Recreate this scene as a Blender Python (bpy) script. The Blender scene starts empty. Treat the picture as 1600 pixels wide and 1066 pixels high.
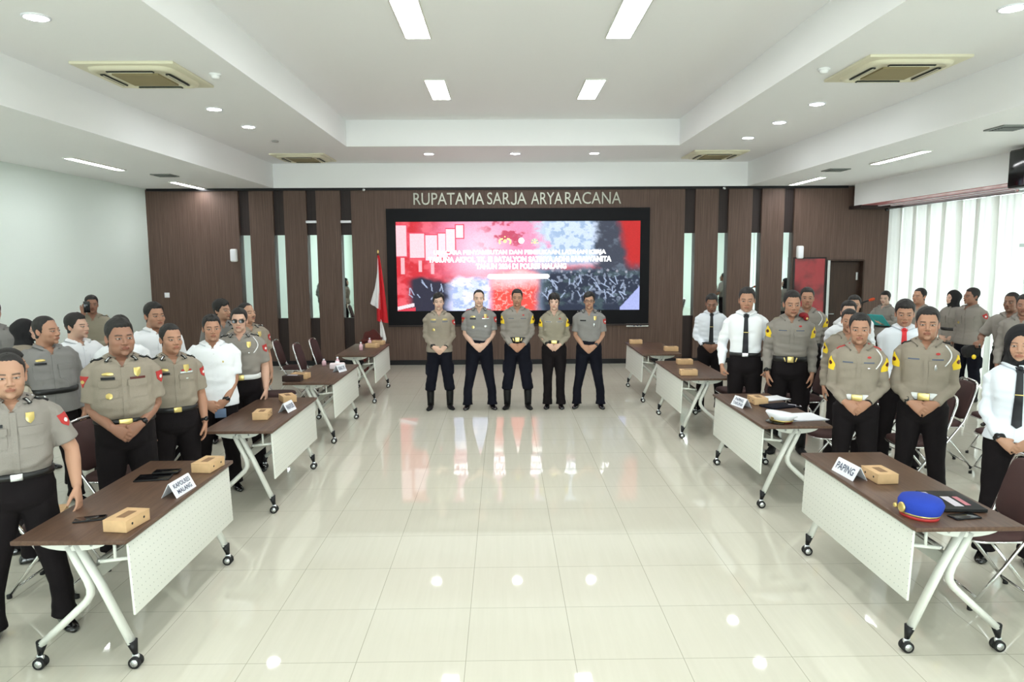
import bpy, bmesh, math, random
import numpy as np
from mathutils import Vector, Matrix
from mathutils.bvhtree import BVHTree

random.seed(4)
RNG = np.random.default_rng(7)
S = bpy.context.scene
C = S.collection
R = math.radians

# ------------------------------------------------------------------ camera
CH, CP, CYW, CRL, CF = 2.198, .1151, .012, -.0058, 1124.2
def make_camera():
    right = Vector((math.cos(CYW), -math.sin(CYW), 0)); f0 = Vector((math.sin(CYW), math.cos(CYW), 0))
    Z = Vector((0, 0, 1))
    fwd = math.cos(CP) * f0 - math.sin(CP) * Z
    up = math.sin(CP) * f0 + math.cos(CP) * Z
    r2 = math.cos(CRL) * right + math.sin(CRL) * up
    u2 = math.cos(CRL) * up - math.sin(CRL) * right
    cd = bpy.data.cameras.new('camera'); co = bpy.data.objects.new('camera', cd); C.objects.link(co)
    m = Matrix((r2, u2, -fwd)).transposed().to_4x4(); m.translation = (0, 0, CH)
    co.matrix_world = m
    cd.sensor_width = 36; cd.lens = 36 * CF / 1600; cd.clip_start = .05; cd.clip_end = 200
    S.camera = co
make_camera()

# ------------------------------------------------------------------ exposure, world, daylight
S.view_settings.view_transform = 'Standard'; S.view_settings.look = 'None'
S.view_settings.exposure = 1.45; S.view_settings.gamma = 1; S.view_settings.use_curve_mapping = False
S.cycles.max_bounces = 7; S.cycles.diffuse_bounces = 4; S.cycles.glossy_bounces = 4
S.cycles.transmission_bounces = 5; S.cycles.caustics_reflective = False; S.cycles.caustics_refractive = False
S.cycles.use_denoising = True
S.cycles.sample_clamp_indirect = 6.0
W = bpy.data.worlds.new('world'); S.world = W; W.use_nodes = True
W.node_tree.nodes['Background'].inputs[0].default_value = (.86, .95, 1, 1)
W.node_tree.nodes['Background'].inputs[1].default_value = .8
L_PANEL, L_DOWN, L_STRIP, L_DAY, L_REAR_FILL = 11.0, 12.0, 13.0, 98.0, 330.0   # lamp strengths

def area_light(name, loc, rot, sx, sy, power, col=(1, 1, 1)):
    d = bpy.data.lights.new(name, 'AREA'); d.shape = 'RECTANGLE'; d.size = sx; d.size_y = sy
    d.energy = power; d.color = col
    o = bpy.data.objects.new(name, d); o.location = loc; o.rotation_euler = rot; C.objects.link(o)
    return o
# daylight outside the curtained right windows; nearer window and lamp are added for light
area_light('daylight', (8.95, 12.9, 1.6), (0, R(110), 0), 3.4, 3.8, L_DAY, (.95, .975, 1))
area_light('daylight', (8.95, 7.2, 1.6), (0, R(110), 0), 3.4, 5.4, L_DAY * 1.5, (.95, .975, 1))  # lamp behind the added nearer window
# added light through an invented glazed wall behind the camera, for faces and ceiling
area_light('daylight', (.2, -5.7, 1.3), (R(106), 0, 0), 10.5, 2.6, L_REAR_FILL, (.96, .975, 1))

# ------------------------------------------------------------------ materials
MATS = {}
def lin(c):
    return tuple((x / 12.92 if x <= .04045 else ((x + .055) / 1.055) ** 2.4) for x in [v / 255 for v in c])
def mat(name, rgb=None, rough=.6, metal=0, spec=.5, emit=None, es=0, coat=0, bump=0, bscale=60, vary=0, vscale=8, trans=0, srgb=True, sheen=0):
    if name in MATS: return MATS[name]
    m = bpy.data.materials.new(name); m.use_nodes = True; MATS[name] = m
    nt = m.node_tree; b = nt.nodes['Principled BSDF']
    col = lin(rgb) if (rgb and srgb) else (rgb or (.8, .8, .8))
    b.inputs['Base Color'].default_value = (*col, 1)
    b.inputs['Roughness'].default_value = rough; b.inputs['Metallic'].default_value = metal
    b.inputs['Specular IOR Level'].default_value = spec
    b.inputs['Coat Weight'].default_value = coat
    b.inputs['Transmission Weight'].default_value = trans
    b.inputs['Sheen Weight'].default_value = sheen
    if emit:
        b.inputs['Emission Color'].default_value = (*emit, 1); b.inputs['Emission Strength'].default_value = es
    if bump or vary:
        tc = nt.nodes.new('ShaderNodeTexCoord')
        n = nt.nodes.new('ShaderNodeTexNoise'); n.inputs['Scale'].default_value = bscale; n.inputs['Detail'].default_value = 4
        nt.links.new(tc.outputs['Object'], n.inputs['Vector'])
        if bump:
            bp = nt.nodes.new('ShaderNodeBump'); bp.inputs['Strength'].default_value = bump; bp.inputs['Distance'].default_value = .004
            nt.links.new(n.outputs['Fac'], bp.inputs['Height']); nt.links.new(bp.outputs['Normal'], b.inputs['Normal'])
        if vary:
            n2 = nt.nodes.new('ShaderNodeTexNoise'); n2.inputs['Scale'].default_value = vscale; n2.inputs['Detail'].default_value = 3
            nt.links.new(tc.outputs['Object'], n2.inputs['Vector'])
            r = nt.nodes.new('ShaderNodeValToRGB')
            r.color_ramp.elements[0].position = .3; r.color_ramp.elements[1].position = .7
            r.color_ramp.elements[0].color = (*[x * (1 - vary) for x in col], 1)
            r.color_ramp.elements[1].color = (*[min(1, x * (1 + vary)) for x in col], 1)
            nt.links.new(n2.outputs['Fac'], r.inputs['Fac']); nt.links.new(r.outputs['Color'], b.inputs['Base Color'])
    return m
def nd(nt, t, **kw):
    n = nt.nodes.new(t)
    for k, v in kw.items():
        if k in n.inputs: n.inputs[k].default_value = v
        else: setattr(n, k, v)
    return n
def attr_mat(name, rough=.5, spec=.4, attr='Col', emit=0, sss=0):
    m = bpy.data.materials.new(name); m.use_nodes = True; MATS[name] = m; nt = m.node_tree; b = nt.nodes['Principled BSDF']
    a = nt.nodes.new('ShaderNodeAttribute'); a.attribute_name = attr
    if emit:
        b.inputs['Base Color'].default_value = (.01, .01, .01, 1)
        nt.links.new(a.outputs['Color'], b.inputs['Emission Color']); b.inputs['Emission Strength'].default_value = emit
    else: nt.links.new(a.outputs['Color'], b.inputs['Base Color'])
    b.inputs['Roughness'].default_value = rough; b.inputs['Specular IOR Level'].default_value = spec
    return m

mat('paint_white', (246, 247, 247), .75, bump=.03, bscale=30)
mat('paint_wall', (230, 241, 235), .7, bump=.03, bscale=30)
mat('chrome', (225, 225, 225), .12, 1)
mat('steel_dull', (190, 190, 190), .35, 1)
mat('white_metal', (221, 223, 215), .35, spec=.5)
mat('black_plastic', (20, 20, 22), .45, spec=.3)
mat('bezel_black', (16, 16, 20), .5, spec=.15)
mat('black_gloss', (12, 13, 16), .12)
mat('rubber', (18, 18, 18), .7)
mat('grey_metal', (125, 130, 126), .4)
mat('maroon_fabric', (62, 36, 34), .75, bump=.2, bscale=200, vary=.15, vscale=5)
mat('cardboard', (210, 174, 130), .75, vary=.06, vscale=20)
mat('print_dark', (138, 106, 76), .8)
mat('paper', (238, 240, 246), .6)
mat('ink', (84, 92, 116), .7)
mat('ac_cream', (226, 222, 196), .5)
mat('ac_grille', (150, 138, 100), .7, bump=.6, bscale=120)
mat('dark_gap', (40, 44, 40), .8)
mat('lens', (15, 14, 16), .1)
mat('gold', (206, 184, 116), .3, .8)
mat('silver', (215, 218, 220), .25, .9)
mat('letter_metal', (168, 168, 156), .3, .55)
mat('shoe', (14, 14, 16), .16, spec=.6, coat=.3)
mat('boot', (14, 15, 16), .5, spec=.25)
mat('trousers', (24, 20, 22), .85, bump=.25, bscale=120, vary=.2, vscale=6, spec=.15)
mat('trousers_navy', (18, 19, 29), .85, bump=.25, bscale=120, vary=.2, vscale=6, spec=.15)
mat('trousers_brown', (52, 36, 30), .85, bump=.25, bscale=120, vary=.15, vscale=6)
UN = dict(tan=(147, 137, 123), grey=(132, 130, 128), mid=(140, 134, 127), olive=(147, 140, 123), pale=(178, 172, 156))
for k, v in UN.items(): mat('uniform_' + k, v, .85, bump=.35, bscale=160, vary=.05, vscale=5)
mat('shirt_white', (240, 243, 247), .8, bump=.25, bscale=140)
mat('shirt_cool', (226, 232, 240), .8, bump=.25, bscale=140)
mat('hijab_black', (16, 14, 18), .85, bump=.2, bscale=80)
mat('tie_black', (16, 18, 26), .6)
mat('tie_red', (214, 38, 44), .6)
mat('yellow_patch', (240, 206, 44), .6)
mat('red_patch', (182, 50, 48), .6)
mat('red_cloth', (200, 24, 36), .75)
mat('white_cloth', (232, 232, 232), .75)
mat('beret_red', (128, 18, 26), .9, bump=.3, bscale=200)
mat('cap_blue', (28, 60, 168), .85, bump=.3, bscale=200)
mat('teal', (30, 170, 175), .5)
mat('belt_white', (228, 230, 228), .5)
mat('belt_black', (16, 16, 17), .4)
mat('black_cloth', (18, 18, 19), .85)
mat('orange_foam', (190, 72, 34), .9)
mat('wood_red', (86, 26, 20), .35, vary=.2, vscale=12)
mat('pink_bottle', (230, 190, 200), .25)
mat('tissue', (236, 222, 226), .8)
mat('dark_green', (30, 60, 48), .6)
# hair & skin
mat('hair', (20, 16, 15), .6, bump=.7, bscale=220)
mat('hair_brown', (30, 22, 18), .5, bump=.5, bscale=220)
attr_mat('skin', .45, .35)

def wood_mat(name, c1, c2, dirscale, rough=.45, streak=.5, light=None):
    m = bpy.data.materials.new(name); m.use_nodes = True; MATS[name] = m; nt = m.node_tree; b = nt.nodes['Principled BSDF']
    tc = nt.nodes.new('ShaderNodeTexCoord'); mp = nt.nodes.new('ShaderNodeMapping'); mp.inputs['Scale'].default_value = dirscale
    nt.links.new(tc.outputs['Object'], mp.inputs['Vector'])
    n = nd(nt, 'ShaderNodeTexNoise', Scale=1.0, Detail=8.0, Roughness=.7); nt.links.new(mp.outputs[0], n.inputs['Vector'])
    r = nt.nodes.new('ShaderNodeValToRGB'); r.color_ramp.elements[0].position = .35; r.color_ramp.elements[1].position = .68
    r.color_ramp.elements[0].color = (*lin(c1), 1); r.color_ramp.elements[1].color = (*lin(c2), 1)
    nt.links.new(n.outputs['Fac'], r.inputs['Fac'])
    out = r.outputs['Color']
    if light:
        mp2 = nt.nodes.new('ShaderNodeMapping'); mp2.inputs['Scale'].default_value = [s * 2.2 if s > 10 else s * .8 for s in dirscale]; mp2.inputs['Location'].default_value = (3.3, 1.7, 9)
        nt.links.new(tc.outputs['Object'], mp2.inputs['Vector'])
        n2 = nd(nt, 'ShaderNodeTexNoise', Scale=1.0, Detail=2.0, Roughness=.5); nt.links.new(mp2.outputs[0], n2.inputs['Vector'])
        r2 = nt.nodes.new('ShaderNodeValToRGB'); r2.color_ramp.elements[0].position = .66; r2.color_ramp.elements[1].position = .76
        r2.color_ramp.elements[0].color = (0, 0, 0, 1); r2.color_ramp.elements[1].color = (streak, streak, streak, 1)
        nt.links.new(n2.outputs['Fac'], r2.inputs['Fac'])
        mx = nt.nodes.new('ShaderNodeMix'); mx.data_type = 'RGBA'
        nt.links.new(r2.outputs['Color'], mx.inputs['Factor']); nt.links.new(out, mx.inputs['A']); mx.inputs['B'].default_value = (*lin(light), 1)
        out = mx.outputs['Result']
    nt.links.new(out, b.inputs['Base Color']); b.inputs['Roughness'].default_value = rough; b.inputs['Specular IOR Level'].default_value = .3
    return m
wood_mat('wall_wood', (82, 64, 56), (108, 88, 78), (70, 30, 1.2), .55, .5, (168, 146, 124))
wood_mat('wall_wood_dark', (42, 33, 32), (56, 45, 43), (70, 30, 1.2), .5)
wood_mat('table_wood', (80, 59, 48), (106, 82, 67), (50, 3, 50), .38)
wood_mat('door_wood', (52, 38, 30), (70, 52, 42), (60, 60, 1.5), .5)

def floor_mat():
    m = bpy.data.materials.new('floor_tile'); m.use_nodes = True; MATS['floor_tile'] = m; nt = m.node_tree; b = nt.nodes['Principled BSDF']
    tc = nt.nodes.new('ShaderNodeTexCoord'); sx = nt.nodes.new('ShaderNodeSeparateXYZ'); nt.links.new(tc.outputs['Object'], sx.inputs[0])
    def axis(o, off):
        a = nt.nodes.new('ShaderNodeMath'); a.operation = 'ADD'; a.inputs[1].default_value = off + 60; nt.links.new(o, a.inputs[0])
        d = nt.nodes.new('ShaderNodeMath'); d.operation = 'DIVIDE'; d.inputs[1].default_value = .6; nt.links.new(a.outputs[0], d.inputs[0])
        f = nt.nodes.new('ShaderNodeMath'); f.operation = 'FRACT'; nt.links.new(d.outputs[0], f.inputs[0])
        s = nt.nodes.new('ShaderNodeMath'); s.operation = 'SUBTRACT'; s.inputs[1].default_value = .5; nt.links.new(f.outputs[0], s.inputs[0])
        ab = nt.nodes.new('ShaderNodeMath'); ab.operation = 'ABSOLUTE'; nt.links.new(s.outputs[0], ab.inputs[0])
        g = nt.nodes.new('ShaderNodeMath'); g.operation = 'GREATER_THAN'; g.inputs[1].default_value = .4965; nt.links.new(ab.outputs[0], g.inputs[0])
        fl = nt.nodes.new('ShaderNodeMath'); fl.operation = 'FLOOR'; nt.links.new(d.outputs[0], fl.inputs[0])
        return g.outputs[0], fl.outputs[0]
    gx, fx = axis(sx.outputs[0], .219); gy, fy = axis(sx.outputs[1], -3.725 + .6)
    mxx = nt.nodes.new('ShaderNodeMath'); mxx.operation = 'MAXIMUM'; nt.links.new(gx, mxx.inputs[0]); nt.links.new(gy, mxx.inputs[1])
    cb = nt.nodes.new('ShaderNodeCombineXYZ'); nt.links.new(fx, cb.inputs[0]); nt.links.new(fy, cb.inputs[1])
    wn = nt.nodes.new('ShaderNodeTexWhiteNoise'); nt.links.new(cb.outputs[0], wn.inputs['Vector'])
    mp = nt.nodes.new('ShaderNodeMapping'); mp.inputs['Scale'].default_value = (26, 1.3, 1); nt.links.new(tc.outputs['Object'], mp.inputs['Vector'])
    n = nd(nt, 'ShaderNodeTexNoise', Scale=1.0, Detail=5.0, Roughness=.6); nt.links.new(mp.outputs[0], n.inputs['Vector'])
    ad = nt.nodes.new('ShaderNodeMath'); ad.operation = 'MULTIPLY_ADD'; ad.inputs[1].default_value = .18
    nt.links.new(wn.outputs['Value'], ad.inputs[0]); nt.links.new(n.outputs['Fac'], ad.inputs[2])
    r = nt.nodes.new('ShaderNodeValToRGB'); r.color_ramp.elements[0].position = .3; r.color_ramp.elements[1].position = .85
    r.color_ramp.elements[0].color = (*lin((208, 205, 189)), 1); r.color_ramp.elements[1].color = (*lin((214, 211, 196)), 1)
    nt.links.new(ad.outputs[0], r.inputs['Fac'])
    mx = nt.nodes.new('ShaderNodeMix'); mx.data_type = 'RGBA'; nt.links.new(mxx.outputs[0], mx.inputs['Factor'])
    nt.links.new(r.outputs['Color'], mx.inputs['A']); mx.inputs['B'].default_value = (*lin((168, 166, 148)), 1)
    nt.links.new(mx.outputs['Result'], b.inputs['Base Color'])
    b.inputs['Roughness'].default_value = .035; b.inputs['Specular IOR Level'].default_value = .55
    b.inputs['IOR'].default_value = 1.5
floor_mat()

def perf_mat():
    m = bpy.data.materials.new('perforated_panel'); m.use_nodes = True; MATS['perforated_panel'] = m; nt = m.node_tree; b = nt.nodes['Principled BSDF']
    tc = nt.nodes.new('ShaderNodeTexCoord'); sx = nt.nodes.new('ShaderNodeSeparateXYZ'); nt.links.new(tc.outputs['Object'], sx.inputs[0])
    outs = []
    for o in (sx.outputs[1], sx.outputs[2]):
        d = nt.nodes.new('ShaderNodeMath'); d.operation = 'DIVIDE'; d.inputs[1].default_value = .042; nt.links.new(o, d.inputs[0])
        f = nt.nodes.new('ShaderNodeMath'); f.operation = 'FRACT'; nt.links.new(d.outputs[0], f.inputs[0])
        s = nt.nodes.new('ShaderNodeMath'); s.operation = 'SUBTRACT'; s.inputs[1].default_value = .5; nt.links.new(f.outputs[0], s.inputs[0])
        p = nt.nodes.new('ShaderNodeMath'); p.operation = 'POWER'; p.inputs[1].default_value = 2; nt.links.new(s.outputs[0], p.inputs[0]); outs.append(p.outputs[0])
    a = nt.nodes.new('ShaderNodeMath'); a.operation = 'ADD'; nt.links.new(outs[0], a.inputs[0]); nt.links.new(outs[1], a.inputs[1])
    l = nt.nodes.new('ShaderNodeMath'); l.operation = 'LESS_THAN'; l.inputs[1].default_value = .0062; nt.links.new(a.outputs[0], l.inputs[0])
    mx = nt.nodes.new('ShaderNodeMix'); mx.data_type = 'RGBA'; nt.links.new(l.outputs[0], mx.inputs['Factor'])
    mx.inputs['A'].default_value = (*lin((221, 223, 215)), 1); mx.inputs['B'].default_value = (*lin((150, 156, 148)), 1)
    nt.links.new(mx.outputs['Result'], b.inputs['Base Color']); b.inputs['Roughness'].default_value = .4
perf_mat()

def lamp_mat(name, col, s):
    m = bpy.data.materials.new(name); m.use_nodes = True; MATS[name] = m; b = m.node_tree.nodes['Principled BSDF']
    b.inputs['Base Color'].default_value = (.9, .9, .9, 1); b.inputs['Emission Color'].default_value = (*col, 1); b.inputs['Emission Strength'].default_value = s
lamp_mat('lamp_panel', (.985, .985, 1), L_PANEL); lamp_mat('lamp_down', (.95, .99, 1), L_DOWN * 3); lamp_mat('lamp_strip', (.98, .985, 1), L_STRIP)

def curtain_mat():
    m = bpy.data.materials.new('curtain_cloth'); m.use_nodes = True; MATS['curtain_cloth'] = m; nt = m.node_tree
    b = nt.nodes['Principled BSDF']; out = nt.nodes['Material Output']
    b.inputs['Base Color'].default_value = (.86, .88, .84, 1); b.inputs['Roughness'].default_value = .9
    t = nt.nodes.new('ShaderNodeBsdfTranslucent'); t.inputs[0].default_value = (.9, .93, .9, 1)
    mx = nt.nodes.new('ShaderNodeMixShader'); mx.inputs[0].default_value = .22
    nt.links.new(b.outputs[0], mx.inputs[1]); nt.links.new(t.outputs[0], mx.inputs[2]); nt.links.new(mx.outputs[0], out.inputs[0])
curtain_mat()
def glass_mat():
    m = bpy.data.materials.new('window_glass'); m.use_nodes = True; MATS['window_glass'] = m; nt = m.node_tree
    out = nt.nodes['Material Output']; nt.nodes.remove(nt.nodes['Principled BSDF'])
    g = nd(nt, 'ShaderNodeBsdfGlossy', Roughness=.02); t = nt.nodes.new('ShaderNodeBsdfTransparent'); t.inputs[0].default_value = (.93, .97, .95, 1)
    mx = nt.nodes.new('ShaderNodeMixShader'); mx.inputs[0].default_value = .08
    nt.links.new(t.outputs[0], mx.inputs[1]); nt.links.new(g.outputs[0], mx.inputs[2]); nt.links.new(mx.outputs[0], out.inputs[0])
glass_mat()
mat('mirror', (215, 226, 224), .02, 1)

# ------------------------------------------------------------------ mesh helpers
class MB:
    def __init__(s): s.v = []; s.f = []; s.m = []; s.n = 0; s.col = {}
    def add(s, V, F, mi=0, col=None):
        V = np.asarray(V, float).reshape(-1, 3)
        if col is not None: s.col[s.n] = (len(V), np.asarray(col, float))
        s.v.append(V); o = s.n
        for f in F: s.f.append(tuple(int(i) + o for i in f)); s.m.append(mi)
        s.n += len(V); return s
    def V(s): return np.concatenate(s.v) if s.v else np.zeros((0, 3))
    def grid(s, P, closed_u=True, cap0=False, cap1=False, mi=0, col=None, mask=None):
        P = np.asarray(P, float); a, b = P.shape[:2]; F = []
        for i in range(a - 1):
            for j in range(b if closed_u else b - 1):
                k = (j + 1) % b
                if mask is None or (mask[i, j] or mask[i, k] or mask[i + 1, j] or mask[i + 1, k]):
                    F.append((i * b + j, i * b + k, (i + 1) * b + k, (i + 1) * b + j))
        if cap0: F.append(tuple(range(b))[::-1])
        if cap1: F.append(tuple((a - 1) * b + j for j in range(b)))
        return s.add(P.reshape(-1, 3), F, mi, col)
    def tube(s, pts, rad, n=10, cap=True, mi=0, up=None):
        """rad: scalar or list of scalars / (a, b) pairs; b is along the reference direction"""
        P = np.asarray(pts, float); k = len(P)
        if np.isscalar(rad): rad = [rad] * k
        rad = [(r, r) if np.isscalar(r) else r for r in rad]
        T = np.gradient(P, axis=0); T /= np.linalg.norm(T, axis=1)[:, None] + 1e-12
        ref = np.array(up if up is not None else (0, 0, 1.0)) 
        if up is None and abs(T[0] @ ref) > .9: ref = np.array((1.0, 0, 0))
        rings = []; a = None
        for i in range(k):
            if a is None or up is not None: a = np.cross(T[i], ref)
            else: a = a - (a @ T[i]) * T[i]
            a /= np.linalg.norm(a) + 1e-12; b = np.cross(a, T[i])
            t = np.arange(n) / n * 2 * np.pi
            rings.append(P[i] + np.outer(np.cos(t), a) * rad[i][0] + np.outer(np.sin(t), b) * rad[i][1])
        return s.grid(rings, True, cap, cap, mi)
    def box(s, c, d, rz=0, mi=0, M=None, bev=0):
        x, y, z = [t / 2 for t in d]
        if bev:
            return s.rbox(c, d, bev, rz, mi, M)
        V = np.array([(i * x, j * y, k * z) for k in (-1, 1) for j in (-1, 1) for i in (-1, 1)], float)
        F = [(0, 2, 3, 1), (4, 5, 7, 6), (0, 1, 5, 4), (2, 6, 7, 3), (0, 4, 6, 2), (1, 3, 7, 5)]
        return s.add(s._x(V, c, rz, M), F, mi)
    def _x(s, V, c, rz, M):
        if M is not None: V = V @ np.array(M)[:3, :3].T
        if rz:
            a, b = math.cos(rz), math.sin(rz); V = V @ np.array([[a, b, 0], [-b, a, 0], [0, 0, 1.0]])
        return V + np.array(c, float)
    def rbox(s, c, d, r, rz=0, mi=0, M=None, seg=3):
        """box with all edges rounded"""
        x, y, z = [t / 2 for t in d]; r = min(r, x, y, z); rings = []
        def ring(ins, zz):
            rr = max(r - ins, 1e-4) if ins < r else 1e-4; pts = []
            for q, (sx, sy) in enumerate(((1, 1), (-1, 1), (-1, -1), (1, -1))):
                for k in range(seg + 1):
                    a = q * math.pi / 2 + k / seg * math.pi / 2
                    pts.append((sx * (x - r) + (r - ins) * math.cos(a), sy * (y - r) + (r - ins) * math.sin(a), zz))
            return pts
        for k in range(seg + 1):
            a = k / seg * math.pi / 2; rings.append(ring(r - r * math.sin(a), -z + r - r * math.cos(a)))
        for k in range(seg, -1, -1):
            a = k / seg * math.pi / 2; rings.append(ring(r - r * math.sin(a), z - r + r * math.cos(a)))
        P = np.array(rings); sh = P.shape
        P = s._x(P.reshape(-1, 3), c, rz, M).reshape(sh)
        return s.grid(P, True, True, True, mi)
    def cyl(s, c, r, h, n=20, axis=2, mi=0, r2=None):
        t = np.arange(n) / n * 2 * np.pi; r2 = r if r2 is None else r2
        P = np.array([np.stack([np.cos(t) * q, np.sin(t) * q, np.full(n, k)], 1) for q, k in ((r, -h / 2), (r2, h / 2))])
        if axis == 0: P = P[..., [2, 0, 1]]
        if axis == 1: P = P[..., [1, 2, 0]]
        return s.grid(P + np.array(c, float), True, True, True, mi)
    def sphere(s, c, r, nu=14, nv=10, mi=0, col=None):
        r = np.array(r if not np.isscalar(r) else (r, r, r), float)
        th = np.linspace(.02, np.pi - .02, nv); ph = np.arange(nu) / nu * 2 * np.pi
        P = np.stack([np.outer(np.sin(th), np.cos(ph)), np.outer(np.sin(th), np.sin(ph)), np.outer(np.cos(th), np.ones(nu))], -1) * r + np.array(c, float)
        return s.grid(P, True, True, True, mi, col)
    def build(s, name, mats, parent=None, smooth=True, auto=None):
        me = bpy.data.meshes.new(name); V = s.V()
        me.from_pydata(V.tolist(), [], s.f); me.update()
        if not isinstance(mats, (list, tuple)): mats = [mats]
        for m in mats: me.materials.append(MATS[m] if isinstance(m, str) else m)
        me.polygons.foreach_set('material_index', s.m)
        if s.col:
            a = me.color_attributes.new('Col', 'FLOAT_COLOR', 'POINT'); cc = np.ones((len(V), 4))
            for o, (k, c) in s.col.items(): cc[o:o + k, :3] = c
            a.data.foreach_set('color', cc.ravel())
        if smooth:
            me.polygons.foreach_set('use_smooth', [True] * len(me.polygons))
            if auto is not None:
                me.update(); me.set_sharp_from_angle(angle=R(auto))
        me.validate(); me.update()
        o = bpy.data.objects.new(name, me); C.objects.link(o)
        if parent is not None: o.parent = parent
        return o
def thing(name, label, cat, loc=(0, 0, 0), rz=0, group=None):
    o = bpy.data.objects.new(name, None); C.objects.link(o); o.location = loc; o.rotation_euler = (0, 0, rz)
    o.empty_display_size = .1
    return tag(o, label, cat, group)
def tag(o, label, cat, group=None):
    o['label'] = label; o['category'] = cat
    if group: o['group'] = group
    elif 'group' in o: del o['group']
    return o
def struct(name, mb, m, smooth=False, **k):
    o = mb.build(name, m, smooth=smooth, **k); o['kind'] = 'structure'; return o
def copy_tree(o, parent=None):
    c = o.copy(); C.objects.link(c)
    if parent is not None: c.parent = parent
    for ch in list(o.children): copy_tree(ch, c)
    return c
def place(o, loc, rz=0, label=None, cat=None, group=None):
    o.location = loc; o.rotation_euler = (0, 0, rz)
    if label: tag(o, label, cat or o['category'], group)
    return o
FONTD = {}
def text_mesh(txt, size, depth=.0, bold=0, spacing=1.0):
    """returns (V, F) of text centred on the origin in the XZ plane, reading from -Y"""
    cu = bpy.data.curves.new('t', 'FONT'); cu.body = txt; cu.size = size; cu.extrude = depth; cu.align_x = 'CENTER'; cu.align_y = 'CENTER'
    cu.offset = bold; cu.space_character = spacing; cu.resolution_u = 3
    o = bpy.data.objects.new('t', cu); C.objects.link(o)
    me = bpy.data.meshes.new_from_object(o.evaluated_get(bpy.context.evaluated_depsgraph_get()))
    V = np.zeros(len(me.vertices) * 3); me.vertices.foreach_get('co', V); V = V.reshape(-1, 3)
    F = [tuple(p.vertices) for p in me.polygons]
    bpy.data.objects.remove(o); bpy.data.curves.remove(cu); bpy.data.meshes.remove(me)
    V = np.stack([V[:, 0], -V[:, 2], V[:, 1]], 1)
    return V, F
# ------------------------------------------------------------------ the room
XL, XR, YB, YN = -7.2, 7.07, 14.84, -5.0
XW = 8.05          # wall line of the window bays
mb = MB().box((.4, 5, -.05), (17, 20.4, .1)); struct('floor', mb, 'floor_tile')
mb = MB().box((XL - .1, 5, 1.85), (.2, 20.4, 3.9)); struct('wall_left', mb, 'paint_wall')
mb = MB().box((-6.3, YN - .1, 2.4), (2.4, .2, 4.9)).box((6.95, YN - .1, 2.4), (2.8, .2, 4.9)).box((.2, YN - .1, 4.0), (11, .2, 1.7)); struct('wall_near', mb, 'paint_wall')  # opening cut for the added rear glazing
e = struct('window_3', MB().box((.2, YN - .1, 1.58), (10.7, .012, 3.1)), 'window_glass')  # unseen glazing, added to let fill light in from behind the camera
mb = MB()
for i in range(8): mb.box((-5.15 + i * 10.7 / 7, YN - .1, 1.58), (.07, .07, 3.14))
for z in (.04, 2.3, 3.14): mb.box((.2, YN - .1, z), (10.7, .07, .07))
mb.build('window_frame', 'grey_metal', e, False)
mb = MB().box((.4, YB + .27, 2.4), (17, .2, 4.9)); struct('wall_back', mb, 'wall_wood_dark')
# right wall: solid piers between the visible window bay and the added nearer one
mb = MB().box((XW + .1, 10.45, 1.8), (.24, 1.2, 3.6)).box((XW + .1, -.6, 1.8), (.24, 9, 3.6)).box((XW + .1, 12.9, 3.4), (.24, 3.8, .45)).box((XW + .1, 6.9, 3.4), (.24, 6.1, .45))
struct('wall_right', mb, 'paint_wall')
# stepped ceiling
S1 = (-4.6, 4.97, -3.6, 14.79); S2 = (-2.65, 3.04, -1.6, 12.6); Z0, Z1, Z2 = 3.62, 4.10, 4.54
def ring_plate(mb, out, inn, z0, z1):
    xa, xb, ya, yb = out; a, b, c, d = inn
    for x0, x1, y0, y1 in ((xa, a, ya, yb), (b, xb, ya, yb), (a, b, ya, c), (a, b, d, yb)):
        if x1 - x0 > .001 and y1 - y0 > .001: mb.box(((x0 + x1) / 2, (y0 + y1) / 2, (z0 + z1) / 2), (x1 - x0, y1 - y0, z1 - z0))
mb = MB(); ring_plate(mb, (XL - .1, 8.6, YN - .1, YB + .3), S1, Z0, Z1)
ring_plate(mb, (S1[0], S1[1], S1[2], S1[3]), S2, Z1, Z2)
mb.box(((S2[0] + S2[1]) / 2, 5.5, Z2 + .05), (S2[1] - S2[0] + .4, 14.6, .1))
mb.box((.1, 5.5, Z2 + .2), (12, 20, .1))
struct('ceiling', mb, 'paint_white')
# bulkhead over the curtains
mb = MB().box(((XR + XW + .2) / 2, 4.8, (3.2 + Z0) / 2), (XW + .2 - XR, 19.6, Z0 - 3.2)); struct('trim_1', mb, 'paint_white')
mb = MB().box((7.56, YB - .25, 3.17), (.95, .5, .06)); struct('trim_2', mb, 'wall_wood_dark')
mat('soffit_reflection', (206, 128, 132), .25)  # pink reflection on the soffit underside, painted into the panel colour
mb = MB().box((7.50, 9.2, 3.196), (.80, 10.4, .01)); struct('trim_7', mb, 'soffit_reflection')
for x_ in (7.45, 7.70): struct('trim_8', MB().box((x_, 9.2, 3.182), (.06, 10.4, .02)), 'paper')
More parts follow.
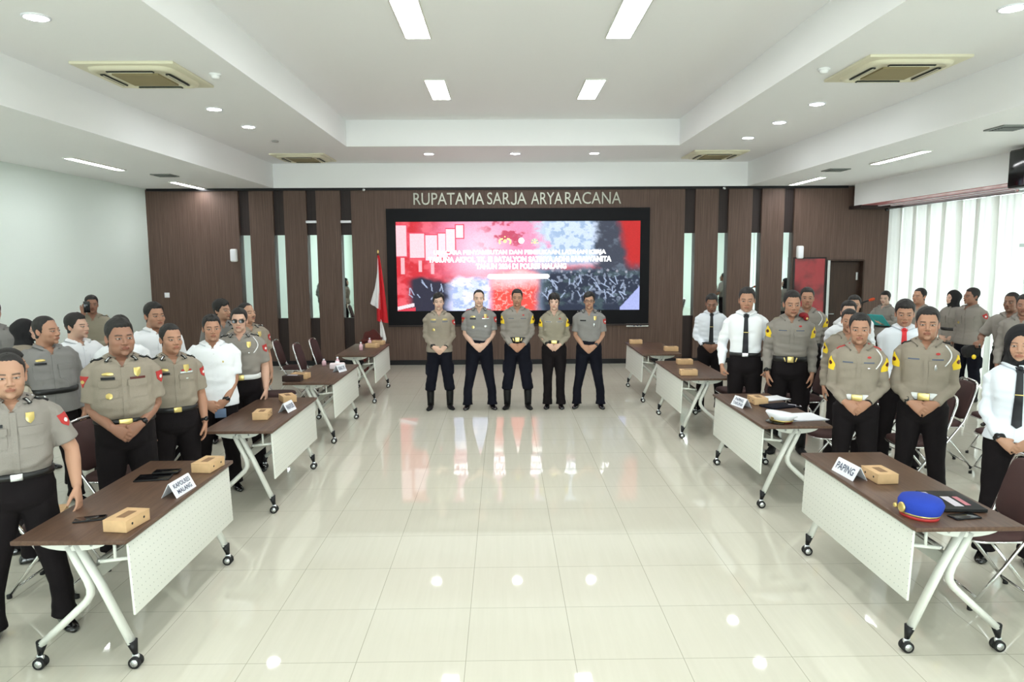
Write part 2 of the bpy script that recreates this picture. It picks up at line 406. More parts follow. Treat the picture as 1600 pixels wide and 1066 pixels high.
# wood-clad back wall: raised panels, recesses with mirrors
def panel(x0, x1, y=YB, th=.14, z0=.1, z1=3.6, m='wall_wood'):
    mb = MB().box(((x0 + x1) / 2, y + th / 2, (z0 + z1) / 2), (x1 - x0, th, z1 - z0)); return struct('trim_3', mb, m)
panel(XL, -5.35)
for a, b in ((-5.13, -4.65), (-4.43, -3.98), (-3.78, -3.29), (-3.07, -2.36)): panel(a, b)
for a, b in ((3.0, 3.72), (3.94, 4.41), (4.62, 5.1), (5.3, 5.76), (5.97, 6.68)): panel(a, b)
mb = MB().box((7.75, YB + .07, 1.8), (.62, .14, 3.6)).box((7.06, YB + .07, 2.85), (.76, .14, 1.5)); struct('trim_3', mb, 'wall_wood')
panel(-2.36, 3.0, z0=3.2); panel(-2.36, 3.0, y=YB - .02, th=.16, z1=.80)
mb = MB().box((.32, YB - .03, .815), (5.36, .1, .035)); struct('trim_4', mb, 'wall_wood_dark')
mb = MB().box((-.1, YB - .012, .05), (13.4, .05, .1)); struct('baseboard_back', mb, 'black_plastic')
mb = MB().box((-.06, YB - .01, 3.595), (14.2, .06, .05)); struct('trim_5', mb, 'black_plastic')
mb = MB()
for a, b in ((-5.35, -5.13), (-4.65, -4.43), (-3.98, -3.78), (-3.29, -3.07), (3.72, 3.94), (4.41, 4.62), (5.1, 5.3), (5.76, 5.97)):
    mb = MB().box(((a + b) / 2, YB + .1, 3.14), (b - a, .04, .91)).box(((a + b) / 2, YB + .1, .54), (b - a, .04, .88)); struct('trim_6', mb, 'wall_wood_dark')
    mb = MB().box(((a + b) / 2, YB + .13, 1.83), (b - a, .02, 1.72))
    tag(mb.build('mirror', 'mirror', smooth=False), '', 'mirror')
MIR = [o for o in C.objects if o.name.startswith('mirror')]
side = ['leftmost', 'second from the left', 'third from the left', 'fourth from the left, nearest the flag', 'fifth from the left, first to the right of the screen', 'sixth from the left', 'seventh from the left', 'rightmost, beside the red poster']
for o, s_ in zip(MIR, side): tag(o, 'narrow mirror strip, ' + s_, 'mirror', 'mirror strips in the wood wall')
# small white lamps at the head of two recesses
for x, t in ((-3.88, 'left'), (-3.18, 'right')):
    mb = MB().rbox((x, YB - .0, 2.945), (.21, .1, .05), .008)
    tag(mb.build('sensor', 'paper'), 'small white box fitting across the dark recess, %s of the pair left of screen' % t, 'fitting', 'white fittings across recesses')
# wall speakers
for x, t in ((-5.46, 'left of the screen beside leftmost mirror strip'), (6.09, 'right of the screen above the red poster')):
    e = thing('wall_speaker', 'small white wall speaker, ' + t, 'speaker', (x, YB, 2.28))
    MB().rbox((0, -.055, 0), (.13, .11, .26), .03).build('case', 'paint_white', e)
    MB().rbox((0, -.112, 0), (.10, .012, .22), .006).build('grille', 'paper', e)
e = thing('socket', 'small white square wall socket on the left wood panel', 'socket', (-6.88, YB, 1.48))
MB().rbox((0, -.008, 0), (.1, .016, .1), .006).build('plate', 'paper', e); MB().rbox((0, -.018, 0), (.05, .008, .05), .003).build('rocker', 'paint_white', e)
# door and frame
mb = MB().box((6.70, YB + .05, 1.05), (.06, .2, 2.1)).box((7.44, YB + .05, 1.05), (.04, .16, 2.1)).box((7.06, YB + .05, 2.11), (.8, .16, .04))
e = struct('door_1', MB().box((7.08, YB + .12, 1.04), (.7, .05, 2.07)), 'door_wood')
MB().box((6.7, YB + .04, 1.05), (.055, .2, 2.12)).build('door_frame', 'steel_dull', e, False)
MB().box((7.435, YB + .04, 1.05), (.03, .16, 2.12)).box((7.07, YB + .04, 2.11), (.72, .16, .03)).build('door_frame', 'door_wood', e, False)
MB().rbox((7.36, YB + .085, 1.78), (.05, .02, .16), .006).build('door_closer', 'steel_dull', e)
MB().tube([(6.78, YB + .02, 1.0), (6.88, YB + .02, 1.0)], .012).tube([(6.79, YB + .02, 1.0), (6.79, YB + .1, 1.0)], .01).build('door_handle', 'steel_dull', e)
# red poster
def pane_mat():
    m = bpy.data.materials.new('pane_mottle'); m.use_nodes = True; MATS['pane_mottle'] = m; nt = m.node_tree; b = nt.nodes['Principled BSDF']
    tc = nt.nodes.new('ShaderNodeTexCoord'); n = nd(nt, 'ShaderNodeTexNoise', Scale=1.6, Detail=3.0); nt.links.new(tc.outputs['Object'], n.inputs['Vector'])
    r = nt.nodes.new('ShaderNodeValToRGB'); e0 = r.color_ramp.elements; e0[0].position = .36; e0[0].color = (*lin((74, 40, 44)), 1); e0[1].position = .52; e0[1].color = (*lin((160, 50, 56)), 1)
    nt.links.new(n.outputs['Fac'], r.inputs['Fac']); nt.links.new(r.outputs['Color'], b.inputs['Base Color']); b.inputs['Roughness'].default_value = .2
pane_mat()
e = thing('pane', 'framed red and dark poster on the wood wall left of the door', 'pane', (6.32, YB - .02, 1.35))
MB().box((0, 0, 0), (.62, .02, 1.6)).build('print', 'pane_mottle', e, False)  # mottled dark and red sheet inside the frame
MB().box((0, .0, .81), (.68, .035, .03)).box((0, 0, -.81), (.68, .035, .03)).box((-.325, 0, 0), (.03, .035, 1.62)).box((.325, 0, 0), (.03, .035, 1.62)).build('frame', 'wall_wood_dark', e, False)
# small dome camera on soffit
e = thing('security_camera', 'tiny black dome camera under the soffit above the door', 'camera', (7.68, 14.5, 3.14))
MB().cyl((0, 0, -.012), .035, .024).build('base', 'black_plastic', e); MB().sphere((0, 0, -.03), .03).build('dome', 'black_gloss', e)
for x, t in ((-2.78, 'left'), (4.48, 'right')):
    e = thing('spotlight', 'tiny spotlight at the top edge of wood wall, %s of the screen' % t, 'spotlight', (x, YB - .09, 3.57))
    MB().cyl((0, 0, 0), .028, .09, axis=1).build('head', 'silver', e); MB().tube([(0, 0, 0), (0, .06, .0)], .008).build('arm', 'steel_dull', e)

# ------------------------------------------------------------------ wall letters
e = thing('wall_lettering', 'brushed metal letters spelling hall name above the screen', 'lettering', (.3, YB - .01, 3.395))
widths = []
def letters_word(txt, x0, x1):
    V, F = text_mesh(txt, .30, .008, .0, 1.0); V0, _ = text_mesh(txt.replace('J', 'I').replace('C', 'E').replace('S', 'E').replace('U', 'H'), .30, .008, .0, 1.0); w = V[:, 0].max() - V[:, 0].min()
    V = V.copy(); V[:, 0] = (V[:, 0] - V[:, 0].min()) / w * (x1 - x0) + x0; V[:, 2] -= V[:, 2].max() - (0 if 'S' not in txt and 'C' not in txt else .004); V[:, 2] *= .235 / (V0[:, 2].max() - V0[:, 2].min())
    V[:, 2] += .1175
    V[:, 1] -= .012
    mb = MB().add(V - np.array([.3, 0, 0]), F); return mb
for t, a, b in (('RUPATAMA', -1.80, -.37), ('SAR', -.31, .155), ('A', .295, .49), ('ARYA', .58, 1.22), ('RACANA', 1.27, 2.41)):
    letters_word(t, a, b).build('letters', 'letter_metal', e, False)
q = np.linspace(0, math.pi, 12); cl = [(.272, .1175), (.272, .02)] + [(.228 + .044 * math.cos(k), -.072 - .044 * math.sin(k)) for k in q]
cl = np.array(cl); T_ = np.gradient(cl, axis=0); T_ /= np.linalg.norm(T_, axis=1)[:, None]; nn_ = np.stack([-T_[:, 1], T_[:, 0]], 1) * .0155
def jr(y): return np.stack([np.stack([(cl + s_ * nn_)[:, 0] - .3, np.full(14, y), (cl + s_ * nn_)[:, 1]], 1) for s_ in (-1, 1)], 1)
A_, B_ = jr(-.02), jr(-.004); MB().grid(np.concatenate([A_, B_[:, ::-1]], 1), True, True, True).build('letters', 'letter_metal', e, False)

# ------------------------------------------------------------------ LED wall
def screen_colors(nu, nv):
    u, v = np.meshgrid(np.linspace(0, 1, nu), np.linspace(0, 1, nv))      # v from the top
    rng = np.random.default_rng(3)
    def noise(fx, fy, oc=3, seed=0):
        r = np.random.default_rng(seed); out = np.zeros_like(u); amp = 1; tot = 0
        for o in range(oc):
            g = r.random((int(fy * 2 ** o) + 2, int(fx * 2 ** o) + 2)); x = u * fx * 2 ** o; y = v * fy * 2 ** o
            i = np.floor(x).astype(int); j = np.floor(y).astype(int); a = x - i; b = y - j; a = a * a * (3 - 2 * a); b = b * b * (3 - 2 * b)
            out += amp * ((g[j, i] * (1 - a) + g[j, i + 1] * a) * (1 - b) + (g[j + 1, i] * (1 - a) + g[j + 1, i + 1] * a) * b); tot += amp; amp *= .6
        return out / tot
    def sm(a, b, x): t = np.clip((x - a) / (b - a), 0, 1); return t * t * (3 - 2 * t)
    def mix(c, d, w): w = w[..., None]; return c * (1 - w) + np.array(d) * w
    n1 = noise(24, 12, 4, 1); n2 = noise(50, 24, 3, 2); n3 = noise(10, 6, 3, 5); n4 = noise(90, 30, 2, 8)
    c = np.zeros(u.shape + (3,)) + np.array((.66, .035, .05)); c = mix(c, (.95, .16, .2), sm(.45, .7, n1) * .7)
    pink = sm(.08, .3, u + (n3 - .5) * .1) * (1 - sm(.56, .66, u + (n1 - .5) * .22)) * (1 - sm(.45, .75, v))
    c = mix(c, (1.0, .38, .60), pink * .9)
    c = mix(c, (1.2, .92, 1.05), sm(.18, .34, u) * (1 - sm(.36, .5, u)) * (1 - sm(.05, .5, np.abs(v - .35))) * .6)
    # dark red splatter
    c = mix(c, (.55, .04, .09), sm(.5, .62, n1) * sm(.30, .42, u) * (1 - sm(.56, .62, u)) * (1 - sm(.2, .42, v)) * .85)
    # pale blue zone upper right
    c = mix(c, (.66, .78, .98), sm(.53, .62, u + (n1 - .5) * .22) * (1 - sm(.42, .56, v)))
    c = mix(c, (.2, .36, .58), sm(.5, .62, n2) * sm(.57, .66, u) * (1 - sm(.42, .56, v)) * .6)
    c = mix(c, (.22, .3, .42), sm(.5, .56, v + (n1 - .5) * .1) * sm(.5, .6, u))
    # dark strip then red at far right
    c = mix(c, (.06, .07, .10), sm(.79, .84, u + (n2 - .5) * .05)); c = mix(c, (.16, .2, .26), sm(.55, .7, n1) * sm(.82, .86, u) * .7)
    c = mix(c, (.55, .03, .03), sm(.915, .955, u + (n1 - .5) * .03 - (v - .3) * .08) * (1 - sm(.42, .6, v + (n1 - .5) * .1)))
    # lower band: motorcycles left (dark, white flecks), blue white, red, dark navy right
    low = sm(.60, .68, v + (n3 - .5) * .15)
    c = mix(c, (.035, .035, .06), low * (1 - sm(.20, .26, u + (n3 - .5) * .08)) * sm(.03, .07, u))
    bw = low * sm(.18, .24, u + (n3 - .5) * .06) * (1 - sm(.36, .42, u))
    c = mix(c, (.72, .80, 1.15), bw); c = mix(c, (1.3, 1.2, 1.35), bw * sm(.45, .6, n1) * (1 - sm(.8, .95, v)))
    c = mix(c, (.36, .48, .78), bw * sm(.55, .65, n2) * .8)
    rd = sm(.52, .62, v + (n3 - .5) * .2) * sm(.37, .41, u) * (1 - sm(.56, .60, u + (n3 - .5) * .05))
    c = mix(c, (.92, .10, .08), rd); c = mix(c, (1.3, .6, .55), rd * (1 - sm(.03, .05, np.abs(n2 - .5))) * .7)
    c = mix(c, (1.25, .75, .8), rd * (1 - sm(.66, .78, v + (n1 - .5) * .12)) * .8)
    dk = sm(.50, .60, v + (n3 - .5) * .1) * sm(.575, .62, u + (n3 - .5) * .03)
    c = mix(c, (.03, .04, .07), dk); c = mix(c, (.25, .3, .4), dk * sm(.6, .66, n4) * (1 - sm(.85, .95, v)) * .9)
    c = mix(c, (.08, .13, .14), dk * sm(.5, .6, n1) * .6)
    rngs = np.random.default_rng(12)
    for k in range(46):        # handlebars and mirrors: small light strokes
        rgt = k % 5 != 0
        x0 = rngs.uniform(.60, .97) if rgt else rngs.uniform(.05, .2); y0 = rngs.uniform(.64, .84); a = rngs.uniform(.5, 2.4); L = rngs.uniform(.02, .06)
        dx = (u - x0) * 2.7; dy = v - y0; t = dx * math.cos(a) + dy * math.sin(a); w = -dx * math.sin(a) + dy * math.cos(a)
        c = mix(c, (.45, .55, .75), ((np.abs(t) < L) & (np.abs(w) < .006)) * .8)
    for k in range(9):
        x0 = .64 + k * .038; c = mix(c, (.42, .42, .5), (((u - x0) * 2.7) ** 2 + (v - .55 - .01 * (k % 3)) ** 2 < .0002) * .8)
    # wedge lower right, leaning steps lower left
    c = mix(c, (.42, .48, .85), ((u > .92) & (v > .97 - (u - .92) * 3.0)) * 1.0)
    c = mix(c, (.85, .75, .8), ((u < .07) & (np.abs(v - .97 + u * .6) < .02)) * 1.0); c = mix(c, (.75, .06, .1), ((u < .075) & (v > 1.0 - u * .6)) * 1.0)
    # row of banners in perspective (upper left)
    for x0, x1, y0, y1 in ((0, .042, .04, .38), (.055, .115, .13, .40), (.12, .168, .15, .43), (.172, .21, .13, .40), (.205, .24, .08, .33), (.245, .275, .04, .18)):
        e_ = ((u >= x0 - .004) & (u <= x1 + .004) & (v >= y0 - .012) & (v <= y1 + .012)) * 1.0; c = mix(c, (.8, .08, .14), e_)
        i_ = ((u >= x0) & (u <= x1) & (v >= y0) & (v <= y1)) * 1.0; c = mix(c, (1.15, .62 + x0, .68 + x0 * 1.2), i_)
    for x0, y0, y1 in ((.018, .40, .58), (.09, .43, .56), (.14, .46, .58)):
        c = mix(c, (1.0, .5, .55), ((u > x0) & (u < x0 + .014) & (v > y0) & (v < y1)) * 1.0)
    # pill behind the theme line
    d = np.sqrt((np.maximum(np.abs(u - .4995) - .118, 0) * 2.7) ** 2 + (v - .615) ** 2); c = mix(c, (1.6, 1.55, 1.5), (d < .026) * 1.0)
    c *= (.9 + .2 * rng.random(u.shape))[..., None]
    return u, v, c
attr_mat('screen_image', .5, .08, emit=.42)
SX0, SX1, SZ0, SZ1 = -2.17, 2.81, 1.12, 2.935
def build_screen():
    e = thing('video_wall', 'wide LED video wall showing red and blue event backdrop', 'screen', ((SX0 + SX1) / 2, YB, .83))
    cx = (SX0 + SX1) / 2; nu, nv = 440, 165; u, v, c = screen_colors(nu, nv)
    P = np.stack([SX0 + u * (SX1 - SX0) - cx, np.full_like(u, -.035), SZ1 - v * (SZ1 - SZ0) - .83], -1)
    MB().grid(P, False, col=c.reshape(-1, 3)).build('display', 'screen_image', e, False)
    mb = MB(); x0, x1, z0, z1 = -2.36 - cx, 3.0 - cx, 0, 2.37
    a, b, q, w = SX0 - cx, SX1 - cx, SZ0 - .83, SZ1 - .83
    for X0, X1, Q0, Q1 in ((x0, a, z0, z1), (b, x1, z0, z1), (a, b, w, z1), (a, b, z0, q)): mb.box(((X0 + X1) / 2, 0, (Q0 + Q1) / 2), (X1 - X0, .1, Q1 - Q0))
    mb.build('bezel', 'bezel_black', e, False)
    MB().box((0, .03, 1.2), (5.3, .05, 2.3)).build('cabinet', 'black_plastic', e, False)
    mat('screen_text', (255, 255, 255), .5, emit=(1, 1, 1), es=.9); mat('screen_gold', (255, 220, 90), .5, emit=(1, .8, .3), es=.5); mat('screen_green', (60, 160, 130), .5, emit=(.1, .5, .4), es=.35)
    for t, px0, px1, v_ in (('UPACARA PENYAMBUTAN DAN PEMBUKAAN LATIHAN KERJA', .152, .860, .345), ('TARUNA AKPOL TK. III BATALYON SATRIYA ADHI SARAWANITA', .130, .882, .425), ('TAHUN 2024 DI POLRES MALANG', .325, .697, .503)):
        V, F = text_mesh(t, .1, 0, .0045, 1.0); V = V.copy(); w = V[:, 0].max() - V[:, 0].min(); X0 = SX0 + px0 * (SX1 - SX0); X1 = SX0 + px1 * (SX1 - SX0)
        V[:, 0] = (V[:, 0] - V[:, 0].min()) / w * (X1 - X0) + X0 - cx; V[:, 2] *= .115 / (V[:, 2].max() - V[:, 2].min()); V[:, 2] += SZ1 - v_ * (SZ1 - SZ0) - .83; V[:, 1] = -.039
        MB().add(V, F).build('caption', 'screen_text', e, False)
    # the three emblems
    def zz(v_): return SZ1 - v_ * (SZ1 - SZ0) - .83
    X = SX0 + .445 * (SX1 - SX0) - cx
    mb = MB()
    for s_ in (-1, 1):
        for k in range(5):
            a_ = R(-35 + k * 32); mb.box((X + s_ * (.06 + .055 * math.cos(a_)), -.04, zz(.225) + .055 * math.sin(a_)), (.03, .004, .03), M=Matrix.Rotation(a_ * s_, 3, 'Y'))
    mb.cyl((X, -.04, zz(.22)), .035, .004, axis=1); mb.cyl((X, -.04, zz(.17)), .016, .004, n=5, axis=1); mb.build('emblem', 'screen_gold', e, False)
    X = SX0 + .512 * (SX1 - SX0) - cx; MB().cyl((X, -.04, zz(.215)), .06, .004, axis=1).build('emblem', 'screen_text', e, False)
    t = np.linspace(R(200), R(340), 9); MB().tube([(X + .04 * math.cos(a), -.046, zz(.215) + .035 * math.sin(a)) for a in t], .007, 6).build('emblem_stripe', 'screen_green', e, False)
    X = SX0 + .567 * (SX1 - SX0) - cx; mb = MB(); mb2 = MB()
    for k in range(9):
        a_ = R(k * 22.5); (mb if k % 2 == 0 else mb2).box((X + .06 * math.cos(a_), -.04, zz(.24) + .07 * math.sin(a_)), (.03, .004, .016), M=Matrix.Rotation(-a_, 3, 'Y'))
    mb.cyl((X, -.04, zz(.235)), .028, .004, axis=1); mb.build('emblem', 'screen_gold', e, False); mb2.build('emblem_stripe', 'screen_green', e, False)
build_screen()
e = thing('logo_bar', 'small pale bar with dark marks on ledge under screen right end', 'sign', (2.77, YB - .06, .80))
MB().rbox((0, 0, 0), (.46, .02, .07), .006).build('plate', 'silver', e)
for k in range(3): MB().cyl((-.07 + k * .07, -.012, 0), .022, .006, axis=1).build('mark', 'ink', e)

# ------------------------------------------------------------------ windows and curtains on the right
def window(n, y0, y1, label):
    yc, w = (y0 + y1) / 2, y1 - y0
    e = struct('window_%d' % n, MB().box((XW + .19, yc, 1.7), (.01, w, 3.2)), 'window_glass')
    mb = MB(); k = max(2, int(round(w / 1.1)))
    for i in range(k + 1): mb.box((XW + .19, y0 + i * w / k, 1.7), (.06, .06, 3.2))
    for z in (.1, 2.35, 3.18): mb.box((XW + .19, yc, z), (.06, w, .06))
    mb.build('window_frame', 'grey_metal', e, False)
def curtain(y0, y1, label, x=7.93):
    e = thing('curtain', label, 'curtain', (x, (y0 + y1) / 2, 0))
    w = y1 - y0; nb = max(3, int(w / .42)); n = 24
    for b in range(nb):
        ya = -w / 2 + b * w / nb; yb = ya + w / nb + .10
        t = np.linspace(0, 1, n); ph = random.uniform(0, 6)
        rows = []
        for z in np.linspace(3.14, .03, 12):
            fl = .35 + .65 * (1 - z / 3.2)
            x_ = .022 * np.sin(t * 2 * np.pi * 3.5 + ph + .2 * math.sin(z)) * (.6 + fl * .5) + .012 * np.sin(t * 5 + z) - .02 * (b % 2)
            rows.append(np.stack([x_, ya + t * (yb - ya), np.full(n, z)], 1))
        MB().grid(rows, False).build('panel', 'curtain_cloth', e)
    mat('rail_pink', (226, 176, 180), .4); 
    MB().box((0, 0, 3.165), (.10, w, .045)).box((-.09, 0, 3.175), (.02, w, .03)).build('rail', 'silver', e, False)
    MB().box((-.055, 0, 3.18), (.035, w, .03)).build('rail_strip', 'rail_pink', e, False)
window(1, 11.05, 14.8, ''); curtain(11.08, 14.78, 'white floor-length curtain with thin folds over the bright right window')
window(2, 4.0, 9.9, ''); curtain(4.0, 9.85, 'white curtain over the added nearer right window beyond the picture edge')  # unseen second window and curtain, added for light on the right

# ------------------------------------------------------------------ ceiling fixtures
def ceiling_panel(x, y, label, w=.255, l=1.14, z=Z2, m='lamp_panel', g='long ceiling light panels'):
    e = thing('ceiling_light', label, 'ceiling light', (x, y, z), 0, g)
    MB().box((0, 0, -.006), (w, l, .01)).build('diffuser', m, e, False)
    mb = MB()
    for sx in (-1, 1): mb.box((sx * (w / 2 + .008), 0, -.008), (.016, l + .03, .016))
    for sy in (-1, 1): mb.box((0, sy * (l / 2 + .008), -.008), (w, .016, .016))
    mb.build('frame', 'white_metal', e, False)
for j, y in enumerate((10.4, 7.43, 4.4, 1.4)):
    for x, s_ in ((-.885, 'left'), (1.25, 'right')):
        ceiling_panel(x, y, 'bright %s light panel, raised central ceiling, %s' % (s_, ('row nearest the stage', 'row cut by the top edge of the photo', 'row above the camera', 'row behind the camera')[j]))
for j, y in enumerate((14.2, 11.0, 7.9, 4.6, 1.2)):
    for x, s_ in ((-6.03, 'left'), (5.78, 'right')):
        ceiling_panel(x, y - (.0 if x < 0 else .65 if j == 2 else .35), 'slim strip light on the low %s ceiling, %s' % (s_, ('nearest the wood wall', 'second from the wood wall', 'third from the wood wall', 'fourth from the wood wall', 'fifth from the wood wall')[j]), .12, 1.4, Z0, 'lamp_strip', 'strip lights on the low side ceilings')
def downlight(x, y, label, z=Z1):
    e = thing('downlight', label, 'downlight', (x, y, z), 0, 'round downlights')
    t = np.arange(28) / 28 * 2 * np.pi
    P = [np.stack([np.cos(t) * r, np.sin(t) * r, np.full(28, h)], 1) for r, h in ((.105, 0), (.105, -.008), (.088, -.012), (.082, -.004))]
    MB().grid(P, True, False, False).build('rim', 'paper', e)
    MB().cyl((0, 0, -.006), .082, .008, 28).build('lamp', 'lamp_down', e)
for j, y in enumerate((10.7, 9.46, 5.95, 2.5, -.5)): downlight(-3.65, y, 'round downlight on left mid-level ceiling, %s' % ('closest to the wood wall', 'second from the wood wall', 'in the top left corner of photo', 'above the camera', 'behind the camera')[j])
for j, y in enumerate((11.83, 10.51, 9.27, 5.78, 2.5, -.5)): downlight(3.96, y, 'round downlight on right mid-level ceiling, %s' % ('closest to the wood wall', 'second from the wood wall', 'third from the wood wall', 'in the top right corner of photo', 'above the camera', 'behind the camera')[j])
for x, t in ((-1.34, 'left'), (.24, 'middle'), (1.69, 'right')): downlight(x, 13.48, 'small round downlight over the stage, %s one of three' % t)
def cassette(x, y, label, open_=True):
    e = thing('ceiling_air_conditioner', label, 'air conditioner', (x, y, Z1), 0, 'cream ceiling cassette air conditioners')
    MB().rbox((0, 0, -.012), (1.0, 1.0, .03), .01).build('mount_plate', 'ac_cream', e)
    t = np.linspace(0, 2 * np.pi, 48, endpoint=False)
    def rr(a, z): 
        s_ = np.sign(np.cos(t)) * np.abs(np.cos(t)) ** .35 * a, np.sign(np.sin(t)) * np.abs(np.sin(t)) ** .35 * a
        return np.stack([s_[0], s_[1], np.full(48, z)], 1)
    MB().grid([rr(.43, -.02), rr(.42, -.05), rr(.37, -.062), rr(.36, -.05), rr(.2, -.05)], True, False, True).build('cover', 'ac_cream', e)
    MB().box((0, 0, -.058), (.46, .46, .016)).build('intake_grille', 'ac_grille', e, False)
    for k in range(4):
        a = k * math.pi / 2; c_, s_ = math.cos(a), math.sin(a)
        MB().rbox((c_ * .325, s_ * .325, -.062), (.05, .46, .012), .006, rz=a).build('air_outlet', 'dark_gap', e)
        MB().rbox((c_ * .322, s_ * .322, -.067), (.014, .44, .008), .003, rz=a).build('louvre', 'ac_cream', e)
cassette(-3.66, 7.72, 'large cream ceiling air conditioner on the left, nearer to the camera')
cassette(-3.72, 13.85, 'cream ceiling air conditioner on the left, far by the wood wall')
cassette(4.0, 7.55, 'large cream ceiling air conditioner on the right, nearer to the camera')
cassette(3.95, 13.65, 'cream ceiling air conditioner on the right, far by the wood wall')
cassette(-3.66, 1.6, 'cream ceiling air conditioner on left behind the camera'); cassette(4.0, 1.6, 'cream ceiling air conditioner on right behind the camera')
for x, y, t in ((-2.95, 7.72, 'left'), (3.29, 7.57, 'right')):
    e = thing('smoke_detector', 'small white smoke detector beside the near %s air conditioner' % t, 'smoke detector', (x, y, Z1))
    MB().cyl((0, 0, -.008), .06, .016).build('base', 'paint_white', e); MB().cyl((0, 0, -.03), .035, .035, r2=.05).build('sensor_head', 'paint_white', e)
e = thing('smoke_detector', 'tiny white disc on left mid-level ceiling near far air conditioner', 'smoke detector', (-3.66, 11.97, Z1)); MB().cyl((0, 0, -.01), .05, .02).build('base', 'steel_dull', e)
for x, y, t in ((-5.69, 12.45, 'between the two far strip lights on the left'), (5.53, 12.1, 'between the two far strip lights on the right'), (5.68, 8.22, 'at the right edge of the photo')):
    e = thing('air_vent', 'grey square ceiling vent ' + t, 'vent', (x, y, Z0))
    MB().box((0, 0, -.008), (.34, .34, .016)).build('frame', 'grey_metal', e, False)
    MB().box((0, 0, -.014), (.26, .26, .012)).build('opening', 'dark_gap', e, False)
    for k in range(5): MB().box((0, -.1 + k * .05, -.02), (.26, .012, .01)).build('slat', 'grey_metal', e, False)
# hanging loudspeaker at the right edge
e = thing('loudspeaker', 'black loudspeaker hanging from the ceiling at upper right edge', 'loudspeaker', (6.92, 9.57, 3.33), R(0))
MB().rbox((0, 0, 0), (.30, .34, .5), .02, M=Matrix.Rotation(R(0), 3, 'Y')).build('cabinet', 'black_plastic', e)
MB().rbox((-.155, 0, 0), (.012, .3, .46), .005).build('grille', 'grey_metal' if 0 else 'black_gloss', e)
MB().tube([(0, 0, .25), (0, 0, .29)], .014).tube([(0, -.12, .25), (0, -.12, .3), (0, .12, .3), (0, .12, .25)], .008).build('bracket', 'steel_dull', e)
# ------------------------------------------------------------------ folding tables with castors
def make_table():
    """front (modesty panel) towards +X, long side along Y, origin on the floor in the middle"""
    e = thing('folding_table', '', 'table')
    MB().rbox((0, 0, .7375), (.60, 1.5, .025), .006).build('tabletop', 'table_wood', e)
    MB().rbox((.285, 0, .515), (.014, 1.40, .40), .004, M=Matrix.Rotation(R(-2), 3, 'Y')).build('modesty_panel', 'perforated_panel', e)
    mb = MB()
    for y in (-.55, -.2, .15, .5): mb.box((.272, y, .714), (.02, .10, .035))
    mb.build('panel_bracket', 'white_metal', e, False)
    MB().box((.03, 0, .50), (.03, 1.30, .075)).build('cross_beam', 'white_metal', e, False)
    MB().tube([(.10, -.66, .60), (.10, .66, .60)], .012, 8).build('rail', 'steel_dull', e)
    for sy in (-1, 1):
        y = sy * .66
        l = MB().tube([(-.005, y, .70), (.10, y, .48), (.245, y, .14)], [(.020, .030)] * 3, 14, up=(0, 1, 0)).build('leg', 'white_metal', e)
        a = [(-.05, y - sy * .0, .69), (-.012, y, .60), (.035, y, .50), (.048, y, .455), (.045, y, .415), (.02, y, .375), (-.06, y, .30), (-.235, y, .14)]
        l2 = MB().tube(a, [(.020, .030)] * 8, 14, up=(0, 1, 0)).build('leg', 'white_metal', e)
        t = np.linspace(0, np.pi, 12); P = [(-.02 + .19 * math.cos(k), 0, .722 - .055 * math.sin(k)) for k in t]
        mb = MB(); V = np.array([(p[0], y + d, p[2]) for d in (-.02, .02) for p in P]); n = 12
        mb.add(V, [tuple(range(n)), tuple(range(2 * n - 1, n - 1, -1))] + [(i, n + i, n + (i + 1) % n, (i + 1) % n) for i in range(n)])
        pl = mb.build('hinge_plate', 'white_metal', e, False)
        [MB().cyl((q, y + sy * .022, .70), .008, .006, axis=1).build('screw', 'steel_dull', pl) for q in (-.03, .08)]
        MB().tube([(.11, y, .60), (.28, y, .62)], .011, 8).tube([(.19, y, .71), (.19, y, .61)], .009, 8).build('panel_arm', 'white_metal', e)
        for (x, dx) in ((.25, .012), (-.24, -.012)):
            w = MB().tube([(x - dx * .3, y, .15), (x + dx, y, .075)], [(.030, .030), (.013, .013)], 14).build('castor_socket', 'black_plastic', l if x > 0 else l2)
            MB().cyl((x + dx, y + .017, .032), .032, .016, 20, 1).cyl((x + dx, y - .017, .032), .032, .016, 20, 1).build('castor', 'rubber', l if x > 0 else l2)
            MB().cyl((x + dx, y, .032), .02, .054, 16, 1).rbox((x + dx, y, .062), (.04, .02, .03), .008).build('castor_hub', 'silver', l if x > 0 else l2)
    return e
T0 = make_table()
tabs = [(-2.27, 4.37, 0, 'dark wood folding table at lower left, nearest the camera on the left side'),
        (-2.27, 6.75, 0, 'second folding table from the camera in the left row'),
        (-2.30, 9.12, 0, 'third folding table from the camera in the left row'),
        (-2.24, 11.52, 0, 'farthest folding table of the left row, next to the flag'),
        (2.50, 4.43, math.pi, 'folding table at lower right holding blue cap and laptop'),
        (2.52, 6.76, math.pi, 'folding table on the right side with white papers and peaked cap'),
        (2.43, 9.22, math.pi, 'third folding table from the camera in the right row, two snack boxes'),
        (2.38, 11.42, math.pi, 'farthest folding table of the right row')]
for i, (x, y, a, l) in enumerate(tabs):
    place(T0 if i == 0 else copy_tree(T0), (x, y, 0), a, l, 'table', 'white-legged folding tables in two rows')

